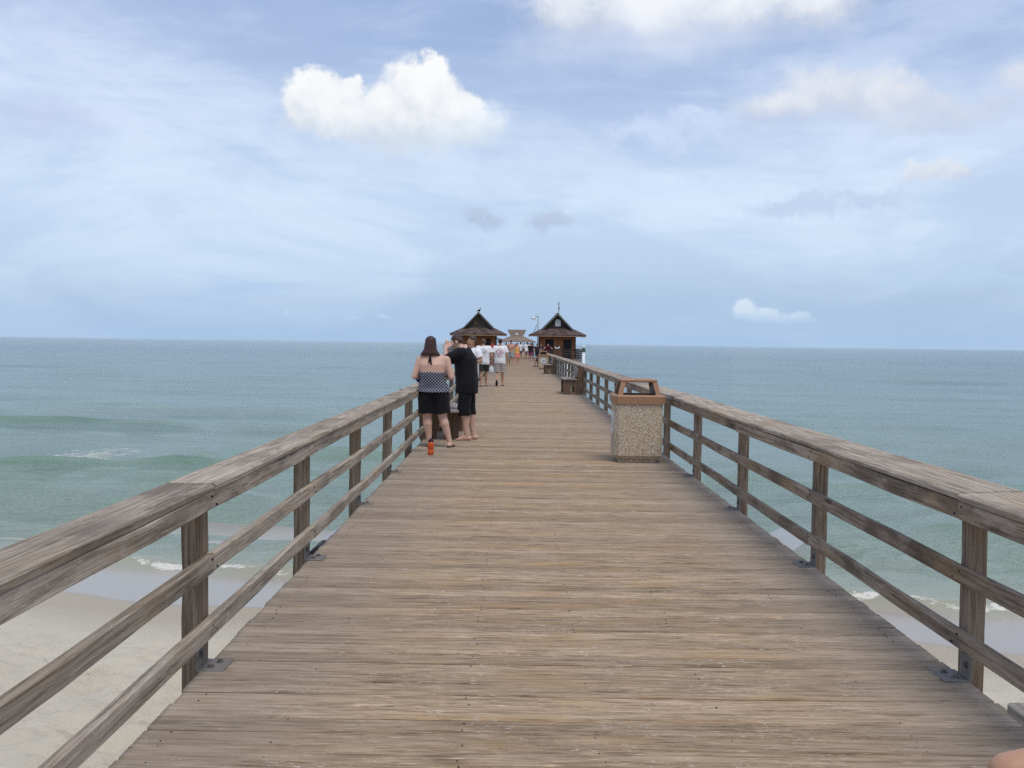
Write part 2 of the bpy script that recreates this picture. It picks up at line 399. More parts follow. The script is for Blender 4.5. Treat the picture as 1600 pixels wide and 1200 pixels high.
# dimples of footprints
foot = np.zeros_like(X)
for k in range(420):
    fx, fy = rng.uniform(-12, 12), rng.uniform(6, 14.2)
    a = rng.uniform(0, PI); ca, sa = math.cos(a), math.sin(a)
    m_ = (abs(X-fx) < .5) & (abs(Y-fy) < .5)
    u = (X[m_]-fx)*ca+(Y[m_]-fy)*sa; v = -(X[m_]-fx)*sa+(Y[m_]-fy)*ca
    d = np.sqrt((u/.15)**2+(v/.075)**2)
    foot[m_] += -.045*np.exp(-d**2)+.02*np.exp(-((d-1.6)/.5)**2)
Z = Z + rough*(bumps*1.5+foot*1.9) + (1-rough)*(vnoise(X*.6, Y*1.5, 5)-.5)*.012*np.clip(-s_/1.5, 0, 1)
Msand, g = material('sand')
tc = g.n('ShaderNodeTexCoord').outputs['Object']
sh = g.n('ShaderNodeAttribute', attribute_name='offshore').outputs['Fac']
nz = g.noise(tc, .9, 6, .6); fine = g.noise(tc, 60., 5, .7); mid = g.noise(g.map(tc, (5, 9, 5)), 1., 5, .65)
dry = g.mix(nz, (.53, .475, .375), (.66, .605, .495))
dry = g.mix(g.m('MULTIPLY', g.ss(mid, .55, .75), .35), dry, (.40, .34, .28))
damp = (.45, .395, .31)
shn = g.m('ADD', sh, g.m('MULTIPLY', g.m('SUBTRACT', nz, .5), 1.2))
dryness = g.ss(shn, -3.2, -5.2)
wet = g.ss(g.m('ADD', sh, g.m('MULTIPLY', g.m('SUBTRACT', g.noise(g.map(tc, (.5, .5, .5)), 1., 3, .5), .5), 1.0)), -2.75, -2.45)
cs = g.mix(dryness, damp, dry)
shell = g.m('MULTIPLY', g.ss(g.noise(tc, 28., 2, .5), .73, .77), g.m('SUBTRACT', 1., wet))
cs = g.mix(shell, cs, (.78, .75, .7))
speck = g.m('MULTIPLY', g.ss(g.noise(g.map(tc, (21, 17, 21), (9, 4, 1)), 1., 3, .5), .74, .78), dryness)
cs = g.mix(speck, cs, (.16, .13, .10))
sand_blotch = g.m('MULTIPLY', g.ss(g.noise(g.map(tc, (3.2, 5.5, 3.2)), 1., 6, .7), .60, .74), g.ss(sh, -5.4, -7.5))  # random darker blotches on the rough sand, colour only
cs = g.mix(g.m('MULTIPLY', sand_blotch, .5), cs, (.33, .27, .20))
cs = g.mix(wet, cs, (.34, .295, .24))
finish(g, cs, g.lin(wet, 0, 1, .9, .22), g.m('ADD', g.m('MULTIPLY', fine, g.lin(wet, 0, 1, .5, .02)), g.m('MULTIPLY', mid, g.lin(dryness, 0, 1, .05, 1.2))), .7, .05, g.lin(wet, 0, 1, .2, .6))
tag(grid_mesh('beach', X, Y, Z, Msand, {'offshore': s_}), kind='structure')

# sea: one fan of quads that grows coarser with distance
R = np.concatenate([np.arange(14.5, 24, .11), 24*np.exp(np.linspace(0, math.log(40000/24), 560))[1:]])
U = np.linspace(-1.7, 1.7, 640)
Rg, Ug = np.meshgrid(R, U, indexing='ij')
X = Rg*Ug; Y = Rg*1.0
s_ = Y - shore(X)
step = np.gradient(R)[:, None]*np.ones_like(X)
Zw = np.zeros_like(X)
amp_shore = np.clip(s_/6., .04, 1)
for k in range(26):
    lam = .7*1.16**k; th = rng.normal(-PI/2, .55); ph = rng.uniform(0, 2*PI); kk = 2*PI/lam
    a = .0150*lam**.72
    vis = np.clip((lam/step-3)/3, 0, 1)
    mod = .4+1.2*vnoise(X/(lam*5)+k*7, Y/(lam*5), k)
    Zw += a*vis*mod*np.sin(kk*(X*math.cos(th)+Y*math.sin(th))+ph)
Zw *= amp_shore*np.clip(30./Y, .35, 1)
foam = np.zeros_like(X)
def breaker(y0, x0, x1, amp, wid, slope=0., fm=0., soft=4.):
    global Zw, foam
    yc = y0+slope*(X-(x0+x1)/2)+.35*np.sin(X*.23+y0)+.5*(vnoise(X*.35, Y*0+y0, 31)-.5)
    env = 1/(1+np.exp(-(X-x0)/soft*2))*1/(1+np.exp((X-x1)/soft*2))
    d = Y-yc
    front = np.where(d < 0, wid*.55, wid*1.5)
    Zw += amp*env*np.exp(-(d/front)**2)*(.8+.4*vnoise(X*.5, Y*0, int(y0)))
    foam += fm*env*np.exp(-((d+.15*wid)/(wid*.5))**2)
breaker(52.5, -48, -17, .48, 1.3, .05)
breaker(35.2, -34, -9, .42, 1.2, .03)
breaker(45., -30, 30, .10, 2.5, .05)
breaker(29.5, -24, 4, .12, 1.0, .02)
breaker(25.2, -16, 2, .16, .8, -.05)
breaker(24.5, 2, 22, .10, .8, -.14)
breaker(70., -30, 60, .14, 3.5, .02)
breaker(62., 10, 50, .10, 2.5, -.05)
# wavelet that rolls up the sand, with its line of foam
d0 = s_-.55-.25*vnoise(X*.8, Y*0, 77)
Zw += (.10+.09*vnoise(X*.45, Y*0, 78))*np.exp(-(d0/np.where(d0 < 0, .22, .6))**2)
foam += np.exp(-((s_-.40-.35*vnoise(X*1.1, Y*0, 79))/.24)**2)*(.60+.35*vnoise(X*.7, Y*0, 80))
foam += .55*np.exp(-((s_-1.3-.7*vnoise(X*.6, Y*0, 81))/.45)**2)*(X > 1)*vnoise(X*1.5, Y*1.5, 82)
# patch of spent foam behind the second crest
foam += .72*np.exp(-((X+18.0)/3.4)**4-((Y-40.0-.15*(X+18))/2.6)**2)
foam += .5*np.exp(-((X+23)/5)**2-((Y-37.8)/1.3)**2)
foam = np.clip(foam, 0, 1.3)
Z = SEA + Zw
Z = np.where(s_ < 0, SEA+.012-np.clip(-s_, 0, 1)*.12, Z)
Msea, g = material('sea_water')
P = g.n('ShaderNodeTexCoord').outputs['Object']
off = g.n('ShaderNodeAttribute', attribute_name='offshore').outputs['Fac']
fo = g.n('ShaderNodeAttribute', attribute_name='foam').outputs['Fac']
ht = g.n('ShaderNodeAttribute', attribute_name='height').outputs['Fac']
lg = g.m('LOGARITHM', g.m('MAXIMUM', off, .05), 10.)
big = g.noise(g.map(P, (.012, .05, 1)), 1., 4, .6); big2 = g.noise(g.map(P, (.0015, .010, 1)), 1., 4, .55)
lgn = g.m('ADD', lg, g.m('MULTIPLY', g.m('SUBTRACT', big, .5), .55))
cw = g.ramp(g.lin(lgn, -1., 3.2), [(.0, (.36, .31, .23)), (.20, (.32, .325, .245)), (.34, (.275, .335, .265)), (.52, (.22, .305, .265)), (.66, (.175, .272, .262)), (.85, (.105, .185, .20))])
cw = g.mix(g.m('MULTIPLY', g.m('MULTIPLY', g.ss(big2, .42, .62), g.ss(off, 60, 250)), .35), cw, (.05, .11, .13))
cw = g.mix(g.m('MULTIPLY', g.ss(ht, .10, .36), .8), cw, (.15, .25, .165))
fn = g.noise(g.map(P, (1.6, 3.2, 1)), 1., 7, .72); fn2 = g.noise(g.map(P, (7, 12, 1)), 1., 4, .7)
fthr = g.m('SUBTRACT', .76, g.m('MULTIPLY', fo, .40))
fmix = g.m('ADD', g.m('MULTIPLY', fn, .6), g.m('MULTIPLY', fn2, .4))
fm = g.m('DIVIDE', g.m('SUBTRACT', fmix, fthr), .07, clamp=True)
fm = g.m('MULTIPLY', fm, g.ss(fo, .04, .2))
cw = g.mix(g.m('MULTIPLY', fm, .85), cw, (.70, .68, .62))
b1 = g.noise(g.map(P, (1.1, 2.6, 1), rot=(0, 0, .15)), 1., 5, .62); b2 = g.noise(g.map(P, (4.2, 8.5, 1), rot=(0, 0, -.2)), 1., 4, .6); b3 = g.noise(g.map(P, (.12, .42, 1)), 1., 4, .6)
hgt = g.m('ADD', g.m('MULTIPLY', b1, .24), g.m('ADD', g.m('MULTIPLY', b2, .12), g.m('MULTIPLY', b3, .8)))
calm = g.ss(off, .2, 3.)
bn = g.n('ShaderNodeBump', {'Height': hgt, 'Strength': g.lin(calm, 0, 1, .12, 1.0), 'Distance': 1.0}).outputs[0]
spc = g.lin(g.m('LOGARITHM', g.m('MAXIMUM', off, 1.), 10.), 1.5, 3.2, .5, .22)
finish(g, cw, g.lin(fm, 0, 1, .14, .8), spec=g.m('MULTIPLY', spc, g.lin(fm, 0, 1, 1., .3)), Normal=bn, IOR=1.33)
tag(grid_mesh('sea', X, Y, Z, Msea, {'offshore': s_, 'foam': foam, 'height': Zw}), kind='structure')

# ------------------------------------------------------------------ the pier
XL, XR = -1.49, 2.203
XC = (XL+XR)/2
pier = tag(empty('pier', (XC, 0, 0)), 'long straight timber pier running out over the sea, weathered brown planks across', 'pier')
PITCH, PW, PT = .146, .1382, .038
def plank_mesh(seed):
    r = random.Random(seed); L = XR-XL
    x0, x1 = -L/2+r.uniform(-.005, .005), L/2+r.uniform(-.005, .005)
    W0, W1 = PW/2-r.choice((0, 0, .001, .003)), PW/2-r.choice((0, 0, .001, .0035))
    xs = [x0, x0+L*.3, x0+L*.68, x1]; v = []; f = []
    for k, x in enumerate(xs):
        dz = r.uniform(-.0025, .0025); w0 = W0+r.uniform(-.0015, .0012); w1 = W1+r.uniform(-.0015, .0012); cu = r.uniform(0, .002)
        v += [(x, -w0, -PT), (x, w1, -PT), (x, w1, -.006+dz), (x, w1-.007, dz+cu), (x, -w0+.007, dz+cu), (x, -w0, -.006+dz)]
    for k in range(3):
        for i in range(6): j = (i+1) % 6; f.append((k*6+j, k*6+i, (k+1)*6+i, (k+1)*6+j))
    f.append((0, 1, 2, 3, 4, 5)); f.append((23, 22, 21, 20, 19, 18))
    f = [q[::-1] for q in f]
    return v, f
variants = []
for k in range(14):
    v, f = plank_mesh(k); me = bpy.data.meshes.new('plank'); me.from_pydata(v, [], f); me.materials.append(M_deck); me.update(); variants.append(me)
Y0 = 3.0
for i in range(300):
    o = bpy.data.objects.new('plank', variants[random.randrange(14)]); col.objects.link(o); o.parent = pier
    o.location = (random.uniform(-.004, .004), Y0+i*PITCH, random.uniform(-.0015, .0015)); o.rotation_euler = (random.uniform(-.006, .006), 0, random.uniform(-.0006, .0006)+(PI if random.random() < .5 else 0))
b = B()
y = Y0-PITCH
def far_planks(b, y0, y1, x0, x1):
    y = y0
    while y < y1:
        b.box(x0+random.uniform(-.012, .012), x1+random.uniform(-.012, .012), y-PW/2, y+PW/2, -PT, random.uniform(-.002, .002)); y += PITCH
far_planks(b, Y0-PITCH*40, Y0-PITCH/2, XL-XC, XR-XC)
far_planks(b, Y0+300*PITCH, 285, XL-XC, XR-XC)
far_planks(b, 96.6, 116, XR-XC+.01, 6.75-XC)
far_planks(b, 96.6, 116, -6.6-XC, XL-XC-.01)
far_planks(b, 262, 285, -6-XC, XL-XC-.01); far_planks(b, 262, 285, XR-XC+.01, 7-XC)
m_far = wood('far_deck_wood', 'X', *DK, streak=.6, crack=.6, patch=.6, tone=.0, grain=GR, worn=True)
tag(b.build('planking', m_far, pier), kind='stuff')
b = B()
for i in range(0, 46):
    for x in (XL+.11, XL+.55, XL+1.3, XC, XR-1.3, XR-.55, XR-.11):
        for dyy in (-.042, .04):
            if random.random() < (.75 if x in (XL+.11, XR-.11) else .35):
                px, py = x+random.uniform(-.012, .012)-XC, Y0+i*PITCH+dyy+random.uniform(-.008, .008)
                b.tube((px, py, -.01), (px, py, .0026), .0036, n=6)
tag(b.build('nails', M_black, pier), kind='stuff')
for x in (XL+.10, XL+1.0, XC, XR-1.0, XR-.10):
    B().box(x-.035-XC, x+.035-XC, -2, 285, -.30, -PT-.003).build('joist', M_under, pier)
beam0 = B().box(XL-.1-XC, XR+.1-XC, -.15, .15, -.62, -.303, .01).build('cap_beam', M_underx, pier, loc=(0, 1.2, 0))
pb = B().tube((0, 0, -5.2), (0, 0, -.31), .15, n=14)
pile0 = pb.build('pile', M_post, pier, True, loc=(XL+.45-XC, 1.0, 0))
for k in range(1, 48):
    copy_obj(beam0, pier, (0, 1.2+6*k, 0))
for k in range(48):
    for x in (XL+.45, XR-.45):
        if k or x > 0: copy_obj(pile0, pier, (x-XC, 1.0+6*k, 0))
# pale wrapped pieces that stick out under the deck edges
o = B().prism([(2.45, 9.75), (2.769, 9.577), (3.05, 10.08), (3.0, 10.8), (2.75, 10.45)], 'z', -.52, -.40)
for i, p in enumerate(o.v): o.v[i] = (p[0]-XC, p[1], p[2])
o.build('pale_bracket', M_palegrey, pier)
o = B().tube((-1.665-XC, 10.0, -.28), (-1.73-XC, 8.95, -.29), .055, n=14).build('conduit', M_white, pier, True)
B().tube((-1.73-XC, 8.95, -.29), (-1.76-XC, 8.55, -.30), .06, .05, n=14).build('conduit_end', M_black, pier, True)

# ------------------------------------------------------------------ railings
POST_Y0, POST_S = 4.715, 2.415
def beam_mesh(x0, x1, z0, z1, L, seed, ch=.006, wav=.004):
    """a board of length L along +Y from 0, slightly crooked and worn"""
    r = random.Random(seed); n = 7; v = []; f = []
    for k in range(n):
        y = L*k/(n-1); a, c_ = r.uniform(-wav, wav), r.uniform(-wav, wav)*.8
        if k in (0, n-1): a *= .3; c_ *= .3
        e = [r.uniform(.5, 1.8)*ch for _ in range(4)]
        X0, X1, Z0, Z1 = x0+a, x1+a, z0+c_, z1+c_
        v += [(X0+e[0], y, Z0), (X1-e[1], y, Z0), (X1, y, Z0+e[1]), (X1, y, Z1-e[2]), (X1-e[2], y, Z1), (X0+e[3], y, Z1), (X0, y, Z1-e[3]), (X0, y, Z0+e[0])]
    for k in range(n-1):
        for i in range(8): j = (i+1) % 8; f.append((k*8+i, (k+1)*8+i, (k+1)*8+j, k*8+j))
    f.append(tuple(range(8))); f.append(tuple((n-1)*8+i for i in range(7, -1, -1)))
    return v, f
def railing(sx, xi, label, mrail, mcap, n_post, cap_w, cap_tilt, joint_par):
    """xi: inner face of the posts; sx: -1 left, +1 right (outward)"""
    root = tag(empty('railing', (xi, 0, 0)), label, 'railing', 'railings along the pier deck')
    pv, pf = beam_mesh(-.059, .059, -.07, .07, 1, 3)                      # posts: reuse the builder, grain on Z
    pms = []
    for k in range(5):
        r = random.Random(k+50)
        v, f = beam_mesh(0, .090*sx, 0, .090, 1.10, k+9, .005, .003)
        v = [(x, z, y-.32) for x, y, z in v]
        if sx > 0: pass
        f = [q for q in f] if sx < 0 else [q[::-1] for q in f]
        me = bpy.data.meshes.new('post'); me.from_pydata(v, [], f); me.materials.append(M_post); me.update(); pms.append(me)
    ys = [POST_Y0+POST_S*k for k in range(-1, n_post)]
    for k, y in enumerate(ys):
        o = bpy.data.objects.new('post', pms[k % 5]); col.objects.link(o); o.parent = root; o.location = (0, y, 0)
    # boards span two bays, butted over posts
    kinds = [('cap_board', -.060 if sx < 0 else -.044, cap_w, .862, .898, mcap, 0, .008), ('top_rail', -.052 if sx < 0 else -.0385, -.006, .772, .8605, mrail, joint_par[0], .004),
             ('mid_rail', -.052 if sx < 0 else -.0385, -.006, .462, .551, mrail, joint_par[1], .004), ('lower_rail', -.052 if sx < 0 else -.0385, -.006, .143, .232, mrail, joint_par[2], .004)]
    for kn, a, c_, z0, z1, mm, par, ch in kinds:
        meshes = []; wv = .0035 if kn == 'cap_board' else .005
        for q in range(5):
            v, f = beam_mesh(min(a*sx if sx > 0 else -a, c_*sx if sx > 0 else -c_), max(a*sx if sx > 0 else -a, c_*sx if sx > 0 else -c_), z0, z1, POST_S*2-.004, q*7+int(z0*100)+(3 if sx > 0 else 0), ch, wv)
            if kn == 'cap_board' and cap_tilt:
                v = [(x, y, z+cap_tilt*(x-a)) for x, y, z in v]
            me = bpy.data.meshes.new(kn); me.from_pydata(v, [], f); me.materials.append(mm); me.update(); meshes.append(me)
        st = -2 if par == 0 else -1
        k = st
        idx = 0
        while POST_Y0+POST_S*k+.045 < ys[-1]+.3:
            o = bpy.data.objects.new(kn, meshes[(idx*3+1) % 5]); col.objects.link(o); o.parent = root
            o.location = (random.uniform(-.002, .002), POST_Y0+.045+POST_S*k, random.uniform(-.003, .003)); k += 2; idx += 1
            o.rotation_euler = (random.uniform(-.0012, .0012), 0, random.uniform(-.0008, .0008))
    nb_ = B()
    for k, y in enumerate(ys[:9]):
        for z in (.815, .506, .187):
            for dz_, dy_ in ((.02, .03), (-.02, .095)):
                yy = y-.017+dy_+random.uniform(-.008, .008); zz = z+dz_+random.uniform(-.006, .006)
                th_ = .050 if sx < 0 else .036; nb_.tube((-sx*th_, yy, zz), (-sx*(th_+.008), yy, zz), .0055, n=6)
    tag(nb_.build('nails', M_black, root), kind='stuff')
    # galvanised angle plates with bolts
    pl = B().box(-.005, .125, -.095, .095, .001, .008, .0015).box(-.0075, -.0005, .012, .128, .008, .115, .0015)
    me_plate = None; bolt_me = None
    for k, y in enumerate(ys):
        if y > 60: break
        if me_plate is None:
            pb_ = B().box(0, .13, -.105, .075, .001, .008, .0015).box(0.001, .008, -.105, -.012, .008, .12, .0015)
            v = [(-sx*x, yy, z) for x, yy, z in pb_.v]; f = pb_.f if sx < 0 else [q[::-1] for q in pb_.f]
            me_plate = bpy.data.meshes.new('bracket_plate'); me_plate.from_pydata(v, [], f); me_plate.materials.append(M_steel); me_plate.update()
            bb = B().tube((0, 0, 0), (0, 0, .003), .021, n=12).tube((0, 0, .003), (0, 0, .014), .012, n=6)
            bolt_me = bpy.data.meshes.new('bolt'); bolt_me.from_pydata([tuple(p) for p in bb.v], [], bb.f); bolt_me.materials.append(M_bolt); bolt_me.update()
        p = bpy.data.objects.new('bracket_plate', me_plate); col.objects.link(p); p.parent = root; p.location = (0, y+.035, 0); p.rotation_euler[2] = random.uniform(-.03, .03)
        if 0 < k < 5:
            for bx, by in ((.055, -.05), (.075, .03)):
                o = bpy.data.objects.new('bolt', bolt_me); col.objects.link(o); o.parent = p; o.location = (-sx*bx, by, .008); o.rotation_euler[2] = random.random()
            o = bpy.data.objects.new('bolt', bolt_me); col.objects.link(o); o.parent = p; o.location = (-sx*.008, -.06, .075); o.rotation_euler = (0, -sx*PI/2, 0)
    # beyond the huts the same rail goes on to the pier's end
    b = B(); x0, x1 = sorted((0, .090*sx))
    y = 118.
    while y < 262:
        b.box(x0, x1, y, y+.13, -.3, .77); y += POST_S
    for z0, z1 in ((.143, .232), (.462, .551), (.772, .86)): x2, x3 = sorted((-.0015*sx, -.0385*sx)); b.box(x2, x3, 116.5, 262, z0, z1)
    b.box(*sorted((-.045*sx, cap_w*sx)), 116.5, 262, .863, .9)
    tag(b.build('far_rail', mrail, root), kind='stuff')
    return root
rl = railing(-1, -1.513, 'weathered grey timber railing on the left edge, running behind the woman in the halter top', M_rail, M_rail, 38, .190, 0., (1, 0, 1))
rr = railing(1, 2.213, 'weathered brown timber railing on the right edge, passing behind the square litter bin', M_railshade, M_rail, 38, .275, .045, (0, 1, 1))

# ------------------------------------------------------------------ huts halfway along
def shingle_mat(name, c0, c1, c2):
    m, g = material(name)
    tc = g.n('ShaderNodeTexCoord').outputs['Object']
    x, y, z = g.sep(tc)
    u = g.m('ADD', x, y)
    br = g.n('ShaderNodeTexBrick', {'Vector': g.comb(g.m('ADD', x, g.m('MULTIPLY', y, .98)), g.m('MULTIPLY', z, 1.5), 0.), 'Color1': (*c0, 1), 'Color2': (*c1, 1), 'Mortar': tuple(q*.4 for q in c0)+(1,), 'Scale': 1., 'Mortar Size': .018, 'Brick Width': .34, 'Row Height': .24, 'Bias': -.1})
    n = g.noise(tc, 3.5, 5, .65)
    cc = g.mix(g.m('MULTIPLY', g.ss(n, .45, .7), .7), br.outputs[0], c2)
    finish(g, cc, .85, br.outputs[1], .5, .02, .25)
    return m
M_shing = shingle_mat('roof_shingles', (.05, .038, .038), (.165, .122, .112), (.19, .105, .08))
M_thatch = shingle_mat('pale_roof_shingles', (.22, .17, .13), (.30, .24, .185), (.26, .19, .14))
M_gable = wood('gable_wood', 'Z', (.025, .020, .018), (.06, .047, .038), (.09, .07, .055), (.08, .06, .045), streak=.1)
M_barge = wood('barge_wood', 'X', (.06, .06, .055), (.13, .125, .11), (.2, .19, .17), (.12, .12, .09), streak=.2)
def hut(cx, label, doors, extra):
    yf, yb = 103.5, 108.2
    root = tag(empty('pier_hut', (cx, yf, 0)), label, 'hut', 'huts on the pier')
    dpt = yb-yf; hw = 1.87; ew = 2.97; ov = 1.1; ez = 2.36; ft = .22; bz = 3.28; bw = 1.53; az = 4.88
    # wall with real door openings
    b = B(); edges = [-hw]+[e for d in doors for e in d]+[hw]
    for i in range(0, len(edges), 2):
        b.box(edges[i], edges[i+1], 0, .10, 0, ez+.1)
    for d in doors: b.box(d[0], d[1], 0, .10, 2.08, ez+.1)
    b.box(-hw, -hw+.1, .101, dpt, 0, ez+.1).box(hw-.1, hw, .101, dpt, 0, ez+.1).box(-hw+.101, hw-.101, dpt-.1, dpt, 0, ez+.1)
    b.build('wall', M_hut, root)
    for d in doors:
        dr = B().box(d[0]+.003, d[1]-.003, .06, .10, 0.01, 2.077).build('door', M_dark, root)
        B().box(d[1]-.16, d[1]-.10, .03, .058, .95, 1.1).build('handle', M_steel, dr)
    for s in (-1, 1): B().box(s*(hw+.002), s*(hw+.09), -.03, .10, 0, ez) .build('corner_trim', M_darktrim, root) if s > 0 else B().box(-hw-.09, -hw-.002, -.03, .10, 0, ez).build('corner_trim', M_darktrim, root)
    # lower hipped skirt of the roof
    F = [(-ew, -ov, ez+ft), (ew, -ov, ez+ft), (ew, dpt+ov, ez+ft), (-ew, dpt+ov, ez+ft)]
    T = [(-bw, .30, bz), (bw, .30, bz), (bw, dpt-.30, bz), (-bw, dpt-.30, bz)]
    v = F+T+[(x, y, z-.09) for x, y, z in F]+[(x, y, z-.09) for x, y, z in T]
    f = [(i, (i+1) % 4, 4+(i+1) % 4, 4+i) for i in range(4)] + [(8+(i+1) % 4, 8+i, 12+i, 12+(i+1) % 4) for i in range(4)] + [(4, 5, 6, 7), (15, 14, 13, 12)] + [(8+i, 8+(i+1) % 4, (i+1) % 4, i) for i in range(4)]
    roof = mesh_obj('roof', v, f, M_shing, root)
    # upper gabled part with its ridge along the pier
    th = .14; yr0, yr1 = -.15, dpt+.15
    v = []; nx = (az-bz); nl = math.hypot(nx, bw+.1)
    prof = [(-bw-.12, bz-.10), (0, az), (bw+.12, bz-.10), (bw+.12-.12, bz-.16), (0, az-.19), (-bw-.12+.12, bz-.16)]
    B().prism(prof, 'y', yr0, yr1).build('upper_roof', M_shing, root)
    B().prism([(-bw-.15, bz-.16), (-.0, az+.035), (bw+.15, bz-.16), (bw+.02, bz-.22), (0, az-.22), (-bw-.02, bz-.22)], 'y', yr0-.06, yr0-.003).build('barge_board', M_barge, root)
    B().prism([(-bw+.02, bz+.002), (0, az-.21), (bw-.02, bz+.002)][::-1], 'y', .25, .33).build('gable', M_gable, root)
    # fascia boards under the eaves
    B().box(-ew+.02, ew-.02, -ov+.01, -ov+.05, ez, ez+ft-.093).build('fascia', M_fascia, root)
    for s in (-1, 1):
        o = B().box(-.02, .02, -ov+.052, dpt+ov-.02, ez, ez+ft-.093).build('fascia', M_fascia, root, loc=(s*(ew-.05), 0, 0))
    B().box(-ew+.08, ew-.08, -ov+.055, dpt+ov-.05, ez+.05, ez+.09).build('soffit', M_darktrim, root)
    extra(root, yf)
    return root
def ex_left(root, yf):
    B().box(-.42, -.30, .22, .247, 3.62, 3.95, .004).build('gable_plate', plain('ochre_paint', (.34, .19, .05)), root)
    b = B().box(hw_ := 2.0, 2.12, -.12, -.02, 1.95, 2.2, .01).box(1.965, 2.0, -.09, -.05, 2.05, 2.1)
    b.build('wall_lamp', M_darktrim, root)
def ex_right(root, yf):
    m, g = material('hut_sign_face')
    tc = g.n('ShaderNodeTexCoord').outputs['Object']; x, y, z = g.sep(tc)
    bars = g.m('MULTIPLY', g.ss(g.m('SINE', g.m('MULTIPLY', z, 42.)), .2, .6), g.ss(g.noise(g.map(tc, (26, 1, 4)), 1., 2, .5), .42, .52))
    finish(g, g.mix(g.m('MULTIPLY', bars, .55), (.62, .62, .60), (.18, .19, .20)), .5)
    pl = [(.30*math.cos(a), .06+.34*math.sin(a)) for a in np.linspace(-.2, PI+.2, 14)]+[(-.30, -.30), (-.22, -.36), (.22, -.36), (.30, -.30)]
    B().prism([(.06+x, 3.83+z) for x, z in pl], 'y', .20, .247).build('sign_board', m, root)
    v = B().tube((.17, 1.2, 4.4), (.17, 1.2, 6.05), .03, n=8).tube((.17, 1.2, 5.25), (.17, 1.2, 5.55), .06, n=8).tube((.08, 1.2, 6.02), (.2, 1.2, 5.92), .035, n=6).tube((.02, 1.2, 5.8), (.17, 1.2, 5.85), .025, n=6)
    v.build('antenna', M_darktrim, root)
    B().ell((-.14, .4, 4.86), (.17, .14, .07)).build('ridge_vent', M_white, root, True)
    B().tube((-2.45, .8, 2.9), (-2.15, .8, 3.65), .022, n=6).tube((-2.5, .8, 3.0), (-2.3, .8, 3.2), .02, n=6).build('aerial', M_darktrim, root)
hut(-3.90, 'wooden hut with a dark pointed shingle roof, black bird on its peak', [(.53, 1.30)], ex_left)
hut(4.44, 'wooden hut with a round white sign in its gable and a thin antenna', [(-1.26, -.38), (.63, 1.51)], ex_right)

# platform fences
M_fence = wood('dark_fence_wood', 'X', (.035, .028, .026), (.075, .058, .052), (.12, .095, .085), (.09, .07, .06), streak=.2)
def platform_fence(x0, x1, yy, side_x, label):
    root = tag(empty('platform_fence', ((x0+x1)/2, yy, 0)), label, 'fence', 'fences round the hut platforms')
    cx = (x0+x1)/2; n = max(2, round((x1-x0)/.95))
    for k in range(n+1):
        x = x0+(x1-x0)*k/n-cx
        B().box(x-.045, x+.045, .0, .09, -.3, 1.06).build('post', M_fence, root)
    for z in (.16, .40, .64, .86):
        B().box(x0-cx, x1-cx, -.042, -.002, z, z+.085).build('rail', M_fence, root)
    B().box(x0-cx-.03, x1-cx+.03, -.07, .13, 1.063, 1.105).build('top_rail', M_fence, root)
    b = B()
    s = side_x-cx
    for k in range(1, 9): b.box(s-.045, s+.045, k*2.3, k*2.3+.09, -.3, 1.06)
    for z in (.16, .40, .64, .86): b.box(s-.02, s+.02, .14, 19, z, z+.085)
    b.box(s-.08, s+.08, .14, 19, 1.063, 1.105)
    b.build('side_rail', M_fence, root)
platform_fence(2.55, 6.80, 96.8, 6.75, 'dark slatted fence in front of the hut with the round white sign')
platform_fence(-6.65, -1.9, 96.8, -6.6, 'dark slatted fence in front of the hut with the bird on its peak')

# white capped pilings at the platform corners
def piling(x, y, top, label, grp=True):
    root = tag(empty('piling', (x, y, -5)), label, 'piling', 'white sleeved pilings round the platforms')
    B().tube((0, 0, 0), (0, 0, top+5-.42), .15, n=14).build('sleeve', M_white, root, True)
    if top > 0:
        B().tube((0, 0, top+5-.42), (0, 0, top+5-.20), .20, .17, n=14).tube((0, 0, top+5-.55), (0, 0, top+5-.44), .19, n=14).build('collar', plain('green_metal', (.10, .13, .11), .5), root, True)
        B().tube((0, 0, top+5-.199), (0, 0, top+5-.08), .10, .13, n=14).ell((0, 0, top+5-.04), (.13, .13, .12)).build('cap', M_white, root, True)
piling(6.50, 93, 1.45, 'white sleeved piling with a ball cap rising right of the platform fence')
piling(-6.45, 93, 1.85, 'white piling with a ball cap beyond the man in black, past his raised hand')
for (x, y), wd in zip(((6.5, 100.5), (6.5, 107), (6.5, 114), (6.55, 121.5)), ('nearest', 'second', 'third', 'fourth and farthest')): piling(x, y, -.42, '%s white piling under the right platform edge, seen through the railing' % wd)

# lamp post behind the right-hand hut
root = tag(empty('lamp_post', (2.53, 110, 0)), 'tall grey lamp post with a white hooded lamp left of the antenna hut', 'lamp post')
B().tube((0, 0, 0), (0, 0, 4.72), .07, .055, n=10).build('pole', plain('grey_metal', (.32, .33, .33), .5), root, True)
B().tube((0, 0, 4.62), (-.40, 0, 4.66), .03, n=8).build('arm', M_darktrim, root, True)
B().ell((-.50, 0, 4.48), (.30, .26, .16)).tube((-.5, 0, 4.36), (-.5, 0, 4.48), .24, .28, n=14).build('lamp_hood', M_white, root, True)

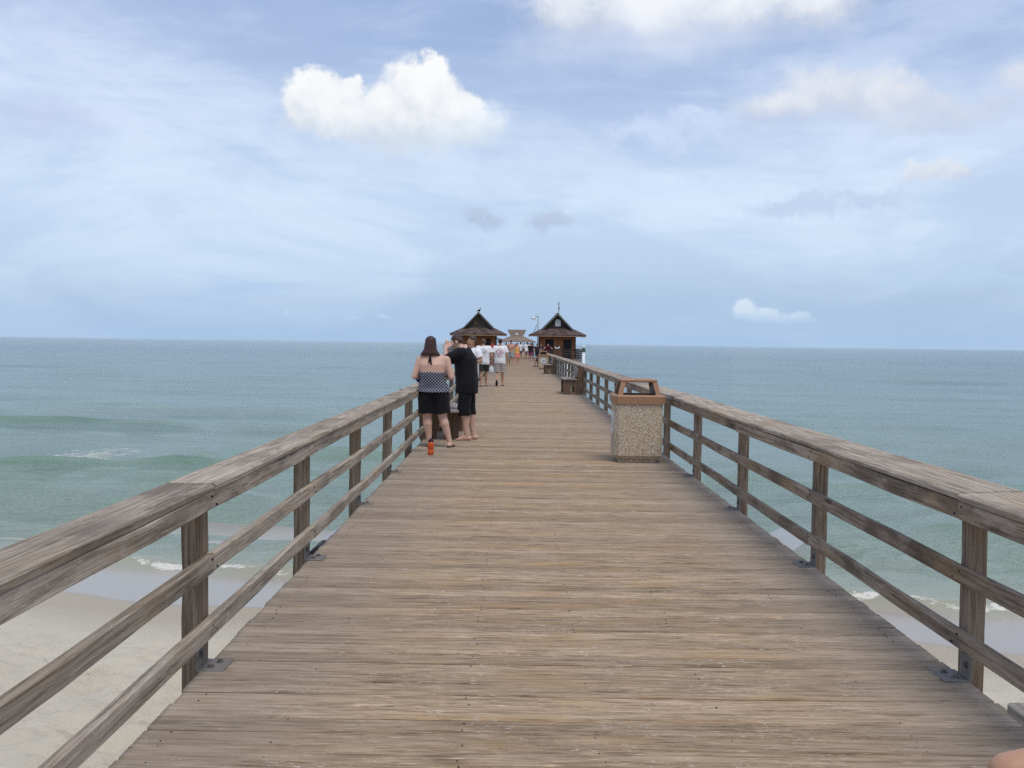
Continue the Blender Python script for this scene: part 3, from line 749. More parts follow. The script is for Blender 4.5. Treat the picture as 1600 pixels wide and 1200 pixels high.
# open pavilion at the far end
root = tag(empty('pavilion', (.42, 270, 0)), 'pale roofed open pavilion at the far end, seen between the two huts', 'pavilion')
F = [(-5.3, -4, 2.15), (5.3, -4, 2.15), (5.3, 8, 2.15), (-5.3, 8, 2.15)]; T = [(-1.8, 1.0, 3.65), (1.8, 1.0, 3.65), (1.8, 3.0, 3.65), (-1.8, 3.0, 3.65)]
v = F+T+[(x, y, z-.15) for x, y, z in F]+[(x, y, z-.15) for x, y, z in T]
f = [(i, (i+1) % 4, 4+(i+1) % 4, 4+i) for i in range(4)] + [(8+(i+1) % 4, 8+i, 12+i, 12+(i+1) % 4) for i in range(4)] + [(4, 5, 6, 7), (15, 14, 13, 12)] + [(8+i, 8+(i+1) % 4, (i+1) % 4, i) for i in range(4)]
mesh_obj('roof', v, f, M_thatch, root)
b = B(); v = [(-1.75, 1.0, 3.652), (1.75, 1.0, 3.652), (1.75, 3.0, 3.652), (-1.75, 3.0, 3.652), (-2.65, 1.8, 5.42), (2.65, 1.8, 5.42), (2.65, 2.2, 5.42), (-2.65, 2.2, 5.42)]
b.add(v, [(3, 2, 1, 0), (4, 5, 6, 7), (0, 1, 5, 4), (1, 2, 6, 5), (2, 3, 7, 6), (3, 0, 4, 7)]).build('upper_roof', M_thatch, root)
B().box(-.3, .3, .95, .99, 3.9, 4.5).build('sign_board', M_white, root)
for x in (-4.4, -2.9, 2.9, 4.4):
    p0 = B().box(x-.12, x+.12, -3.4, -3.16, 0, 2.2).build('post', M_post, root)
    s = 1 if x > 0 else -1
    B().tube((x, -3.28, 1.1), (x+s*.75, -3.28, 2.05), .07, n=6).build('brace', M_post, root)
for x in (-4.4, -2.9, 2.9, 4.4): B().box(x-.12, x+.12, 6.9, 7.14, 0, 2.2).build('post', M_post, root)

# distant boat
root = tag(empty('motor_boat', (138, 1800, SEA)), 'tiny white motor boat on the horizon right of the white piling', 'boat')
B().loft([(0, 0, -.3, 3.0, 1.0), (0, 0, .9, 4.2, 1.6), (0, 0, 1.0, 4.1, 1.5)], 16).build('hull', M_white, root, True)
B().box(-1.6, 1.2, -1, 1, 1.003, 2.6, .15).build('cabin', M_white, root)
B().box(-1.5, 1.1, -1.02, -1.001, 1.9, 2.4).build('window', M_dark, root)

# ------------------------------------------------------------------ benches
def bench(loc, rz, label, L=1.9):
    """local: seat front at x=0 growing to the back (+x), runs along +y from 0"""
    root = tag(empty('bench', loc, rz), label, 'bench', 'timber benches along the railings')
    for k in range(3):
        B().box(k*.150, k*.150+.145, 0, L, .462, .502, .006).build('seat_board', M_bench, root)
    for y in (.05, L-.33):
        B().box(.02, .25, y, y+.045, 0.001, .458, .004).build('leg', M_benchleg, root)
        B().box(.252, .375, y, y+.045, .27, .458, .004).build('leg_rail', M_benchleg, root)
        B().box(.377, .445, y, y+.045, 0.001, .458, .004).build('leg', M_benchleg, root)
    for y in (.052, L-.33):
        pl = [(.448, 0.001), (.66, 0.001), (.67, .60), (.66, .82), (.62, .90), (.56, .88), (.51, .76), (.47, .60)]
        B().prism(pl, 'y', y, y+.085).build('back_support', M_benchleg, root)
    for z0, z1, x in ((.56, .69, .452), (.70, .84, .478)):
        B().box(x-.035, x-.002, .0, L, z0, z1, .004).build('back_board', M_bench, root)
    return root
bn1 = bench((1.53, 31.0, 0), 0, 'timber bench with a slatted back by the right railing, just beyond the near litter bin')
copy_tree(bn1, (1.56, 52.0, 0), 0, 'smaller looking timber bench right beside the far bin with the round emblem')
copy_tree(bn1, (1.55, 1.12, 0), 0, 'timber bench at the bottom right corner, only a rounded seat board end showing')
copy_tree(bn1, (-.90, 17.75, 0), PI, 'timber bench behind the couple at the left railing')
copy_tree(bn1, (1.56, 67.5, 0), 0, 'distant timber bench by the right railing with a dark clothed person on it')

# ------------------------------------------------------------------ litter bins
Magg, g = material('exposed_aggregate')
tc = g.n('ShaderNodeTexCoord').outputs['Object']
vo = g.n('ShaderNodeTexVoronoi', {'Vector': tc, 'Scale': 88.}, feature='F1')
rn = g.sep(vo.outputs['Color'])[0]
peb = g.ramp(rn, [(.0, (.20, .14, .09)), (.15, (.46, .36, .24)), (.5, (.62, .51, .36)), (.75, (.70, .61, .47)), (1., (.82, .77, .68))])
cc = g.mix(g.ss(vo.outputs['Distance'], .48, .66), peb, (.32, .245, .165))
cc = g.mix(g.m('MULTIPLY', g.noise(tc, 4., 4, .6), .3), cc, (.36, .28, .18))
finish(g, cc, .75, g.m('SUBTRACT', 1., vo.outputs['Distance']), .7, .006, .3)
Mlid = plain('brown_plastic', (.34, .185, .105), .55, .10, 9., .35)
Memb, g = material('emblem_print')
tc = g.n('ShaderNodeTexCoord').outputs['Object']; x, y, z = g.sep(tc)
r = g.m('SQRT', g.m('ADD', g.m('MULTIPLY', y, y), g.m('MULTIPLY', z, z)))
ring = g.m('MULTIPLY', g.ss(r, .108, .112), g.ss(r, .120, .116))
core = g.ss(r, .100, .092)
pat = g.noise(g.map(tc, (1, 26, 26)), 1., 3, .6)
letters = g.m('MULTIPLY', g.m('MULTIPLY', g.ss(r, .126, .13), g.ss(r, .160, .156)), g.ss(g.m('SINE', g.m('MULTIPLY', g.m('ARCTAN2', z, y), 24.)), -.1, .2))
cc = g.mix(core, (.80, .79, .77), g.mix(g.ss(pat, .42, .6), (.50, .50, .50), (.27, .28, .30)))
cc = g.mix(ring, cc, (.3, .3, .32)); cc = g.mix(g.m('MULTIPLY', letters, .45), cc, (.35, .34, .36))
finish(g, cc, .5)
def litter_bin(loc, rz, label):
    root = tag(empty('litter_bin', loc, rz), label, 'bin', 'square litter bins on the pier')
    def octo(h, c_): return [(h-c_, -h), (h, -h+c_), (h, h-c_), (h-c_, h), (-h+c_, h), (-h, h-c_), (-h, -h+c_), (-h+c_, -h)]
    b = B(); st = [(.0, .255, .05), (.055, .255, .05), (.056, .29, .05), (.10, .322, .05), (.80, .325, .045), (.85, .318, .045)]
    v = []; f = []
    for z, h, c_ in st: v += [(x, y, z) for x, y in octo(h, c_)]
    for k in range(len(st)-1):
        for i in range(8): j = (i+1) % 8; f.append((k*8+i, k*8+j, (k+1)*8+j, (k+1)*8+i))
    f.append(tuple(range(7, -1, -1))); f.append(tuple((len(st)-1)*8+i for i in range(8)))
    b.add(v, f).build('body', Magg, root)
    # lid: skirt, four corner uprights, flat top with open sides
    b = B(); st = [(.800, .330, .05), (.803, .345, .05), (.905, .352, .05), (.922, .338, .05), (.923, .285, .03), (.853, .275, .03)]
    v = []; f = []
    for z, h, c_ in st: v += [(x, y, z) for x, y in octo(h, c_)]
    for k in range(len(st)-1):
        for i in range(8): j = (i+1) % 8; f.append((k*8+i, k*8+j, (k+1)*8+j, (k+1)*8+i))
    for i in range(8): j = (i+1) % 8; f.append((40+i, 40+j, j, i))
    lid = b.add(v, f).build('lid', Mlid, root)
    for sx in (-1, 1):
        for sy in (-1, 1):
            p = [(sx*.275, sy*.275), (sx*.275, sy*.205), (sx*.205, sy*.275)]
            b0 = [(sx*.290, sy*.290, .915), (sx*.290, sy*.225, .915), (sx*.225, sy*.225, .915), (sx*.225, sy*.290, .915)]
            t0 = [(sx*.245, sy*.245, 1.095), (sx*.245, sy*.185, 1.095), (sx*.185, sy*.185, 1.095), (sx*.185, sy*.245, 1.095)]
            fs = [(3, 2, 1, 0), (4, 5, 6, 7), (0, 1, 5, 4), (1, 2, 6, 5), (2, 3, 7, 6), (3, 0, 4, 7)]
            if sx*sy > 0: fs = [q[::-1] for q in fs]
            B().add(b0+t0, fs).build('lid_upright', Mlid, lid)
    B().box(-.247, .247, -.247, .247, 1.093, 1.135, .012).build('lid_top', Mlid, lid)
    B().box(-.27, .27, -.27, .27, .845, .862).build('liner', M_black, root)
    for sx in (-1, 1): B().box(sx*.222-.006, sx*.222+.006, -.18, .18, .925, 1.09).build('flap', M_black, lid)
    e = B(); n = 28
    ring_ = [(.165*math.cos(2*PI*i/n), .165*math.sin(2*PI*i/n)) for i in range(n)]
    e.prism(ring_, 'x', -.009, .004)
    e.build('emblem', Memb, root, loc=(-.3275, 0, .53))
    return root
bin1 = litter_bin((1.695, 13.55, 0), 0, 'pebble faced litter bin with a brown open lid, standing by the right railing')
copy_tree(bin1, (1.80, 61.9, 0), PI/2, 'far litter bin with a round white emblem facing down the pier')

# orange bottle
root = tag(empty('water_bottle', (-1.18, 13.87, 0.003)), 'orange water bottle with a dark lid standing by the woman\'s feet', 'bottle')
Mor, g = material('orange_plastic')
tc = g.n('ShaderNodeTexCoord').outputs['Object']
finish(g, g.mix(g.noise(tc, 9., 3, .5), (.62, .085, .012), (.72, .13, .02)), .25, spec=.5, **{'Transmission Weight': .15})
B().loft([(0, 0, 0, .040, .040), (0, 0, .006, .0445, .0445), (0, 0, .06, .0445, .0445), (0, 0, .065, .042, .042), (0, 0, .085, .042, .042), (0, 0, .09, .0445, .0445), (0, 0, .165, .0445, .0445), (0, 0, .185, .036, .036)], 24).build('body', Mor, root, True)
Mpur = plain('dark_purple_plastic', (.03, .012, .035), .4)
lid = B().loft([(0, 0, .186, .038, .038), (0, 0, .212, .038, .038), (0, 0, .217, .03, .03)], 24).build('lid', Mpur, root, True)
B().loft([(0, 0, .2172, .013, .013), (0, 0, .236, .012, .012)], 12).build('spout', Mpur, lid, True)

# ------------------------------------------------------------------ people
_mats = {}
def skin(c):
    if ('s', c) not in _mats:
        m, g = material('skin')
        tc = g.n('ShaderNodeTexCoord').outputs['Object']
        n = g.noise(tc, 5., 5, .6); n2 = g.noise(tc, 60., 3, .6)
        cc = g.mix(n, tuple(x*.88 for x in c), tuple(min(1, x*1.1) for x in c))
        cc = g.mix(g.m('MULTIPLY', n2, .22), cc, (c[0]*.95, c[1]*.72, c[2]*.66))
        finish(g, cc, .5, n2, .1, .003, .35, **{'Subsurface Weight': .08, 'Subsurface Radius': (.02, .008, .004), 'Subsurface Scale': .5})
        _mats[('s', c)] = m
    return _mats[('s', c)]
def cloth(name, c, kind=None, c2=None, zc=1.2, r=(.16, .16)):
    key = (name, c, kind, c2, zc)
    if key in _mats: return _mats[key]
    m, g = material(name)
    tc = g.n('ShaderNodeTexCoord').outputs['Object']; x, y, z = g.sep(tc)
    n = g.noise(tc, 7., 5, .6); weave = g.noise(tc, 220., 2, .5)
    cc = g.mix(n, tuple(q*.9 for q in c), tuple(min(.9, q*1.06) for q in c))
    if kind == 'lattice':                      # pale lattice of little rings on a dark ground
        k = 2*PI/.046
        a = g.m('MULTIPLY', g.m('SINE', g.m('MULTIPLY', g.m('ADD', x, z), k*.5*1.0)), g.m('SINE', g.m('MULTIPLY', g.m('SUBTRACT', x, z), k*.5*1.0)))
        cc = g.mix(g.ss(g.m('ABSOLUTE', a), .36, .16), cc, c2)
    elif kind == 'plaid':
        k = 2*PI/.075
        sx_ = g.ss(g.m('SINE', g.m('MULTIPLY', g.m('ADD', x, g.m('MULTIPLY', y, .7)), k)), -.2, .4); sz_ = g.ss(g.m('SINE', g.m('MULTIPLY', z, k)), -.2, .4)
        cc = g.mix(g.m('MULTIPLY', g.m('ADD', sx_, sz_), .5), cc, c2)
    elif kind == 'back_print':                 # faded print on the back of the shirt
        q = g.m('SQRT', g.m('ADD', g.m('POWER', g.m('DIVIDE', x, r[0]), 2.), g.m('POWER', g.m('DIVIDE', g.m('SUBTRACT', z, zc), r[1]), 2.)))
        msk = g.m('MULTIPLY', g.ss(q, 1.05, .75), g.ss(y, .02, -.02))
        sw = g.n('ShaderNodeTexWave', {'Vector': g.map(tc, (1, 1, 1), rot=(0, .7, 0)), 'Scale': 4.5, 'Distortion': 9., 'Detail': 3., 'Detail Scale': 1.6}, wave_type='RINGS').outputs['Fac']
        pr = g.m('MULTIPLY', msk, g.ss(sw, .40, .62))
        pr = g.m('MULTIPLY', pr, g.ss(g.noise(tc, 16., 3, .6), .30, .45))
        cc = g.mix(g.m('MULTIPLY', pr, .9), cc, c2)
    finish(g, cc, .85, g.m('ADD', n, g.m('MULTIPLY', weave, .12)), .3, .01, .2, **{'Sheen Weight': .04})
    _mats[key] = m
    return m
def hairm(c):
    if ('h', c) not in _mats:
        m, g = material('hair')
        tc = g.n('ShaderNodeTexCoord').outputs['Object']
        n = g.noise(g.map(tc, (70, 70, 5)), 1., 4, .6)
        finish(g, g.mix(g.ss(n, .35, .65), tuple(q*.55 for q in c), tuple(q*1.5 for q in c)), .5, n, .7, .01, .4)
        _mats[('h', c)] = m
    return _mats[('h', c)]
def fuse(b, voxel, it=4, fac=.5, folds=0., fscale=7., seed=0):
    me = bpy.data.meshes.new('tmp'); me.from_pydata([tuple(v) for v in b.v], [], b.f); me.update()
    o = bpy.data.objects.new('tmp', me); col.objects.link(o)
    md = o.modifiers.new('r', 'REMESH'); md.mode = 'VOXEL'; md.voxel_size = voxel; md.use_smooth_shade = True
    if it:
        sm = o.modifiers.new('s', 'SMOOTH'); sm.iterations = it; sm.factor = fac
    dg = bpy.context.evaluated_depsgraph_get()
    out = bpy.data.meshes.new_from_object(o.evaluated_get(dg))
    bpy.data.objects.remove(o); bpy.data.meshes.remove(me)
    if folds:
        n = len(out.vertices); co = np.empty(n*3); no = np.empty(n*3)
        out.vertices.foreach_get('co', co); out.vertices.foreach_get('normal', no) if hasattr(out.vertices, 'foreach_get') else None
        co = co.reshape(-1, 3); no = no.reshape(-1, 3)
        d = np.array([mnoise.noise(Vector((p[0]*fscale+seed, p[1]*fscale, p[2]*fscale*.55)))+.5*mnoise.noise(Vector((p[0]*fscale*2.3+seed, p[1]*fscale*2.3, p[2]*fscale*1.2))) for p in co])
        co += no*(d*folds)[:, None]
        out.vertices.foreach_set('co', co.ravel()); out.update()
    out.polygons.foreach_set('use_smooth', [True]*len(out.polygons))
    return out

def person(loc, face, label, H=1.75, w=1., d=1., pose=None, sk=(.52, .33, .24), hair=('short', (.05, .03, .02)), top=None, bottom=None, shoes=None, lod=0, group=None, cat='person', hip_w=1., calf=1.):
    """face: heading of the body's front, degrees clockwise from +Y (0 looks out to sea, 180 looks at the camera)"""
    s = H/1.75; p = {}
    P = lambda x, y, z: Vector((x*s, y*s, z*s))
    base = dict(hipL=(-.092, 0, .90), hipR=(.092, 0, .90), kneeL=(-.10, .02, .49), kneeR=(.10, .02, .49), ankL=(-.11, 0, .075), ankR=(.11, 0, .075), toeL=-8., toeR=8.,
                shL=(-.185*w, 0, 1.425), shR=(.185*w, 0, 1.425), elL=(-.235*w, -.03, 1.135), elR=(.235*w, -.03, 1.135), wrL=(-.245*w, .05, .885), wrR=(.245*w, .05, .885),
                head=(0, .015, 1.635), yaw=0., pitch=0., roll=0., lean=(0, 0), handL=None, handR=None, heelL=0., heelR=0.)
    base.update(pose or {})
    q = {k: (P(*v) if isinstance(v, tuple) and len(v) == 3 else v) for k, v in base.items()}
    lx, ly = q['lean']
    def T(z): t = max(0., (z-.93)/.5); return lx*t*s, ly*t*s
    root = tag(empty('person', loc, -math.radians(face)), label, cat, group)
    vox = (.0075, .013, .024)[lod]
    rings0 = [(.80, .105*hip_w, .085), (.86, .165*hip_w*w**.5, .115), (.93, .176*hip_w*w**.5, .122), (1.06, .148*w, .108*d), (1.18, .158*w, .118*d), (1.30, .172*w, .120*d), (1.39, .168*w, .100), (1.45, .115*w, .072), (1.495, .062, .058)]
    def rings(inf, z0, z1, minrx=0., tmul=1., minry=0.):
        out = []
        zs = sorted(set([z0, z1]+[r[0] for r in rings0 if z0 < r[0] < z1]))
        for z in zs:
            rx = np.interp(z, [r[0] for r in rings0], [r[1] for r in rings0]); ry = np.interp(z, [r[0] for r in rings0], [r[2] for r in rings0])
            ox, oy = T(z)
            rx = max(rx, minrx if z < 1.38 else 0); ry = max(ry, minry if z < 1.34 else 0)
            out.append((ox, oy, z*s, (rx+inf)*s, (ry+inf)*s*tmul, .88))
        return out
    b = B(); b.loft(rings(0, .80, 1.495), 22)
    nb = P(0, 0, 1.46); ox, oy = T(1.46); nb += Vector((ox, oy, 0)); hd = q['head']
    b.tube(nb, hd-Vector((0, .005, .06)), .056*s*w**.4, .052*s, hemi=True)
    b.tube(q['shL'], q['shR'], .055*s, hemi=True)
    for S in 'LR': b.tube(nb+Vector((0, -.012*s, .035*s)), q['sh'+S].lerp(nb, .25)+Vector((0, -.015*s, .0)), .040*s, .046*s, hemi=True)
    for S in 'LR':
        sg = -1 if S == 'L' else 1
        sh, el, wr = q['sh'+S], q['el'+S], q['wr'+S]
        aw = w**.7
        b.tube(sh, el, .054*s*aw, .043*s*aw, hemi=True, n=12).tube(el, wr, .043*s*aw, .028*s, hemi=True, n=12)
        b.tube(el.lerp(wr, .1), el.lerp(wr, .45), .044*s*aw, .040*s*aw, hemi=True, n=10)
        hdv = (q['hand'+S] and Vector(q['hand'+S]).normalized()) or (wr-el).normalized()
        side = Vector((1, 0, 0)) if abs(hdv.x) < .8 else Vector((0, 1, 0))
        acr = (Vector((0, 1, 0))-hdv*hdv.y).normalized() if abs(hdv.y) < .85 else (Vector((0, 0, 1))-hdv*hdv.z).normalized()   # knuckle line
        nrm = hdv.cross(acr)*(-sg)
        pk = wr+hdv*.05*s
        b.tube(wr, wr+hdv*.085*s, .034*s, .040*s, hemi=True, n=10, flat=.42, ref=hdv.cross(acr))
        if lod < 2:
            for k, (o_, ln) in enumerate(((-.034, .066), (-.0115, .080), (.0115, .085), (.034, .074))):
                k0 = wr+hdv*.085*s+acr*o_*s; k1 = k0+(hdv+nrm*.25).normalized()*ln*.5*s; k2 = k1+(hdv*.75+nrm*.65).normalized()*ln*.55*s
                b.tube(k0, k1, .0092*s, .0088*s, hemi=True, n=8).tube(k1, k2, .0088*s, .0076*s, hemi=True, n=8)
            th0 = wr+hdv*.03*s+acr*.030*s; th1 = th0+(hdv*.6+acr*.8).normalized()*.042*s; th2 = th1+(hdv*.9+nrm*.4+acr*.25).normalized()*.034*s
            b.tube(th0, th1, .0125*s, .0105*s, hemi=True, n=8).tube(th1, th2, .0105*s, .0088*s, hemi=True, n=8)
        hp, kn, an = q['hip'+S], q['knee'+S], q['ank'+S]
        b.tube(hp, kn, .090*s*(hip_w*w**.5), .058*s*calf, hemi=True, n=14)
        cm = kn.lerp(an, .30)+Vector((0, -.018*s, 0))
        b.tube(kn, cm, .053*s*calf, .057*s*calf, hemi=True, n=12).tube(cm, kn.lerp(an, .72), .055*s*calf, .039*s*calf, hemi=True, n=12).tube(kn.lerp(an, .70), an, .040*s*calf, .036*s, hemi=True, n=12)
        a = math.radians(q['toe'+S]); fd = Vector((math.sin(a), math.cos(a), 0)); hl = q['heel'+S]
        fdz = (fd - Vector((0, 0, hl))).normalized()
        upf = Vector((0, 0, 1)) if hl < .8 else -fd
        heel = an-fdz*.045*s-Vector((0, 0, .038*s)); ball = an+fdz*.115*s-Vector((0, 0, .052*s)) if hl < .1 else an+fdz*.125*s-Vector((0, 0, .02*s))
        b.tube(heel, ball, .036*s, .030*s, hemi=True, n=12, flat=1., ref=(1, 0, 0))
        b.tube(an+fdz*.03*s-Vector((0, 0, .02*s)), ball, .036*s, .03*s, hemi=True, n=10)
        if lod == 0 and shoes != 'shoes':
            ac = Vector((fd.y, -fd.x, 0))
            for k in range(5):
                st = ball+ac*(-sg)*(.026-.0135*k)*s; b.tube(st, st+fdz*(.062-.006*k)*s-Vector((0, 0, .012*s)), (.015 if k == 0 else .0105)*s, (.013 if k == 0 else .009)*s, hemi=True, n=8)
        else:
            b.tube(ball, ball+fdz*.05*s-Vector((0, 0, .008*s)), .033*s, .022*s, hemi=True, n=10, flat=.6, ref=(0, 0, 1))
    Rh = Matrix.Rotation(-math.radians(q['yaw']), 3, 'Z') @ Matrix.Rotation(-math.radians(q['pitch']), 3, 'X') @ Matrix.Rotation(math.radians(q['roll']), 3, 'Y')
    def hp_(x, y, z): return hd + Rh @ Vector((x*s, y*s, z*s))
    def he(x, y, z, rx, ry, rz): b.ell(hp_(x, y, z), (rx*s, ry*s, rz*s), Rh)
    he(0, -.008, .022, .076, .094, .094); he(0, .022, -.048, .058, .066, .062); he(0, .050, -.088, .030, .030, .024); he(0, .060, .030, .056, .030, .030)
    b.tube(hp_(0, .084, .018), hp_(0, .108, -.028), .011*s, .017*s, hemi=True, n=8)
    he(0, .083, -.058, .026, .012, .011)
    for sg in (-1, 1): he(sg*.040, .066, -.022, .022, .022, .02); he(sg*.076, -.006, -.008, .010, .022, .034)
    body = link('body', fuse(b, vox, (5, 4, 2)[lod]), skin(sk), root)
    if lod < 2:
        for sg in (-1, 1):
            B().ell(hp_(sg*.030, .079, .004), (.013*s, .012*s, .010*s), Rh, 10, 6).build('eye', M_black if lod else plain('eye', (.10, .07, .06), .2), body, True)
    # hair
    hk, hc = hair
    if hk != 'bald':
        hb = B()
        def hh(x, y, z, rx, ry, rz): hb.ell(hp_(x, y, z), (rx*s, ry*s, rz*s), Rh, 18, 12)
        if hk == 'short':
            hh(0, -.014, .046, .0825, .096, .083); hh(0, -.036, .012, .079, .072, .072)
        elif hk == 'thin':
            hh(0, -.030, .036, .0815, .086, .078); hh(0, -.048, .0, .077, .062, .075)
        elif hk == 'long':
            hh(0, -.014, .046, .090, .102, .088)
            hb.loft([(hd.x, hd.y-.075*s, hd.z-.175*s, .165*s, .060*s), (hd.x, hd.y-.075*s, hd.z-.135*s, .142*s, .072*s), (hd.x, hd.y-.06*s, hd.z-.08*s, .104*s, .078*s), (hd.x, hd.y-.04*s, hd.z, .094*s, .085*s), (hd.x, hd.y-.03*s, hd.z+.06*s, .085*s, .08*s)], 20)
        elif hk == 'cap':
            hh(0, -.008, .060, .086, .100, .068); hb.ell(hp_(0, .115, .055), (.066*s, .07*s, .012*s), Rh)
        elif hk == 'tail':
            hh(0, -.016, .046, .087, .099, .086); hb.tube(hp_(0, -.10, .05), hp_(0, -.15, -.10), .034*s, .018*s, hemi=True)
        link('cap' if hk == 'cap' else 'hair', fuse(hb, (.008, .012, .022)[lod], 2, folds=.004 if lod == 0 else 0, fscale=30), hairm(hc) if hk != 'cap' else cloth('cap_cloth', hc), root)
    # clothes
    cv = (.011, .014, .026)[lod]
    if top:
        kind = top['kind']; inf = top.get('inf', .018)
        tb = B()
        if kind == 'tee':
            z0 = top.get('hem', .80); tb.loft(rings(inf, z0, 1.475, top.get('minrx', 0), top.get('deep', 1.), top.get('minry', 0)), 24)
            tb.tube(q['shL'], q['shR'], (.058+inf*.6)*s, hemi=True)
            for S in 'LR':
                sh, el = q['sh'+S], q['el'+S]; e = sh.lerp(el, top.get('sleeve', .68))
                tb.tube(sh, e, (.058+inf)*s*w**.7, (.064+inf*.8)*s*w**.7, n=14)
            ox, oy = T(1.47)
            tb.tube(P(0, 0, 1.44)+Vector((ox, oy, 0)), P(0, 0, 1.49)+Vector((ox*1.05, oy*1.05, 0)), .085*s, .070*s, n=16)
        elif kind == 'tank':
            z0 = top.get('hem', .85); tb.loft(rings(inf, z0, 1.40, top.get('minrx', 0)), 24)
            for sg in (-1, 1): tb.tube(P(sg*.10, .0, 1.36), P(sg*.085, 0, 1.475), .035*s, .03*s, flat=2., ref=(0, 1, 0))
        elif kind == 'halter':
            rr_ = rings(inf, .868, 1.185)
            rr_[0] = (*rr_[0][:3], rr_[0][3]+.030, rr_[0][4]+.045, .9)
            tb.loft(rr_, 26)
            for sg in (-1, 1):
                tb.ell(P(sg*.085, .11, 1.20), (.095*s, .075*s, .085*s)); tb.tube(P(sg*.09, .12, 1.26), P(sg*.04, .03, 1.47), .03*s, .018*s, n=8)
        sh_ = link(top.get('name', 'shirt'), fuse(tb, cv, (5, 4, 2)[lod], folds=(.010, .008, 0)[lod]*top.get('fold', 1.), seed=H*31), top['mat'], root)
        if kind == 'halter':
            x = 0.012
            for dxk, ln in ((-.018, .13), (.02, .16)):
                k = B().tube(P(x-.045, -.135, 1.46), P(x-.045+dxk, -.158, 1.46-ln), .013*s, .012*s, n=8, flat=.5).build('neck_tie', top['tie'], sh_, True)
    if bottom:
        bb = B(); inf = bottom.get('inf', .018); z1 = bottom.get('waist', .98)
        bb.loft(rings(inf*.7, .83, z1), 24)
        for S in 'LR':
            hp, kn, an = q['hip'+S], q['knee'+S], q['ank'+S]; t = bottom.get('len', .85); fl = bottom.get('flare', 1.)
            r0 = (.092*hip_w*w**.5+inf*.8)*s; r1 = (.070*calf+inf)*s*fl
            if t <= 1: bb.tube(hp, hp.lerp(kn, t), r0, r1, n=16)
            else: bb.tube(hp, kn, r0, r1*1.02, n=16).tube(kn.lerp(hp, .08), kn.lerp(an, t-1), r1*1.02, r1*.98, n=16)
        if bottom.get('skirt'):
            bb.loft([(0, 0, .55*s, .23*s, .20*s), (0, 0, .75*s, .20*s, .16*s), (0, 0, .95*s, .16*s, .12*s)], 20)
        link(bottom.get('name', 'shorts'), fuse(bb, cv, (4, 3, 2)[lod], folds=(.009, .007, 0)[lod], seed=H*17), bottom['mat'], root)
    if shoes and lod < 2:
        sm_ = cloth('dark_sole', (.018, .015, .014)) if shoes != 'white' else cloth('white_shoe', (.7, .7, .7))
        for S in 'LR':
            an = q['ank'+S]; a = math.radians(q['toe'+S]); hl = q['heel'+S]; fd = Vector((math.sin(a), math.cos(a), 0)); ac = Vector((fd.y, -fd.x, 0))
            sb = B(); n = 18; out = []
            for i in range(n):
                th = 2*PI*i/n; cy = math.cos(th); cx = math.sin(th); out.append((cx*(.046 if cy > 0 else .040)*s, (.055+.145*cy)*s))
            fz = (fd-Vector((0, 0, hl))).normalized(); up_ = ac.cross(fz)
            if up_.z < 0 and hl < 1: up_ = -up_
            org = an-Vector((0, 0, .074*s)) if hl < .1 else an-up_*.072*s
            v = [org+ac*x+fz*y-up_*(.0) for x, y in out]+[org+ac*x*1.03+fz*y+up_*(.017 if shoes == 'sandals' else .06)*s for x, y in out]
            f = [tuple(range(n-1, -1, -1)), tuple(range(n, 2*n))]+[(i, (i+1) % n, n+(i+1) % n, n+i) for i in range(n)]
            so = sb.add(v, f).build('sandal' if shoes == 'sandals' else 'shoe', sm_, root)
            if shoes == 'sandals':
                B().tube(an+ac*.045*s+fz*.07*s-up_*.05*s, an+fz*.135*s-up_*.035*s, .008*s, n=6).tube(an-ac*.045*s+fz*.07*s-up_*.05*s, an+fz*.135*s-up_*.035*s, .008*s, n=6).build('strap', sm_, so, True)
    return root

PALE = (.60, .385, .295); TAN = (.46, .265, .17); RUDDY = (.50, .28, .20)
BLK = cloth('black_cotton', (.010, .010, .013)); NAVY = cloth('black_shorts_cloth', (.009, .009, .011))
WHITE = (.80, .80, .81)
# woman seen from behind
halter = cloth('patterned_cloth', (.012, .012, .018), 'lattice', (.30, .31, .37))
person((-1.245, 14.93, 0), 2, 'woman seen from behind in a black and white patterned halter top, black shorts and flip-flops', 1.70, 1.28, 1.25,
       dict(ankL=(-.05, 0, .077), ankR=(.275, .0, .077), kneeL=(-.09, .02, .49), kneeR=(.15, .03, .49), hipL=(-.105, 0, .9), hipR=(.105, 0, .9), toeL=-6., toeR=14.,
            shL=(-.205, 0, 1.375), shR=(.205, 0, 1.375), elL=(-.29, -.02, 1.11), elR=(.29, -.02, 1.105), wrL=(-.17, .21, 1.10), wrR=(.17, .21, 1.12), handL=(.6, .6, .25), handR=(-.6, .6, .25),
            head=(-.045, .025, 1.615), lean=(-.01, 0)), PALE, ('long', (.042, .014, .010)), dict(kind='halter', mat=halter, name='halter_top', tie=BLK, inf=.014, fold=.7),
       dict(mat=NAVY, len=.88, inf=.03, flare=1.2, waist=.92), 'sandals', 0, hip_w=1.18, calf=1.26)
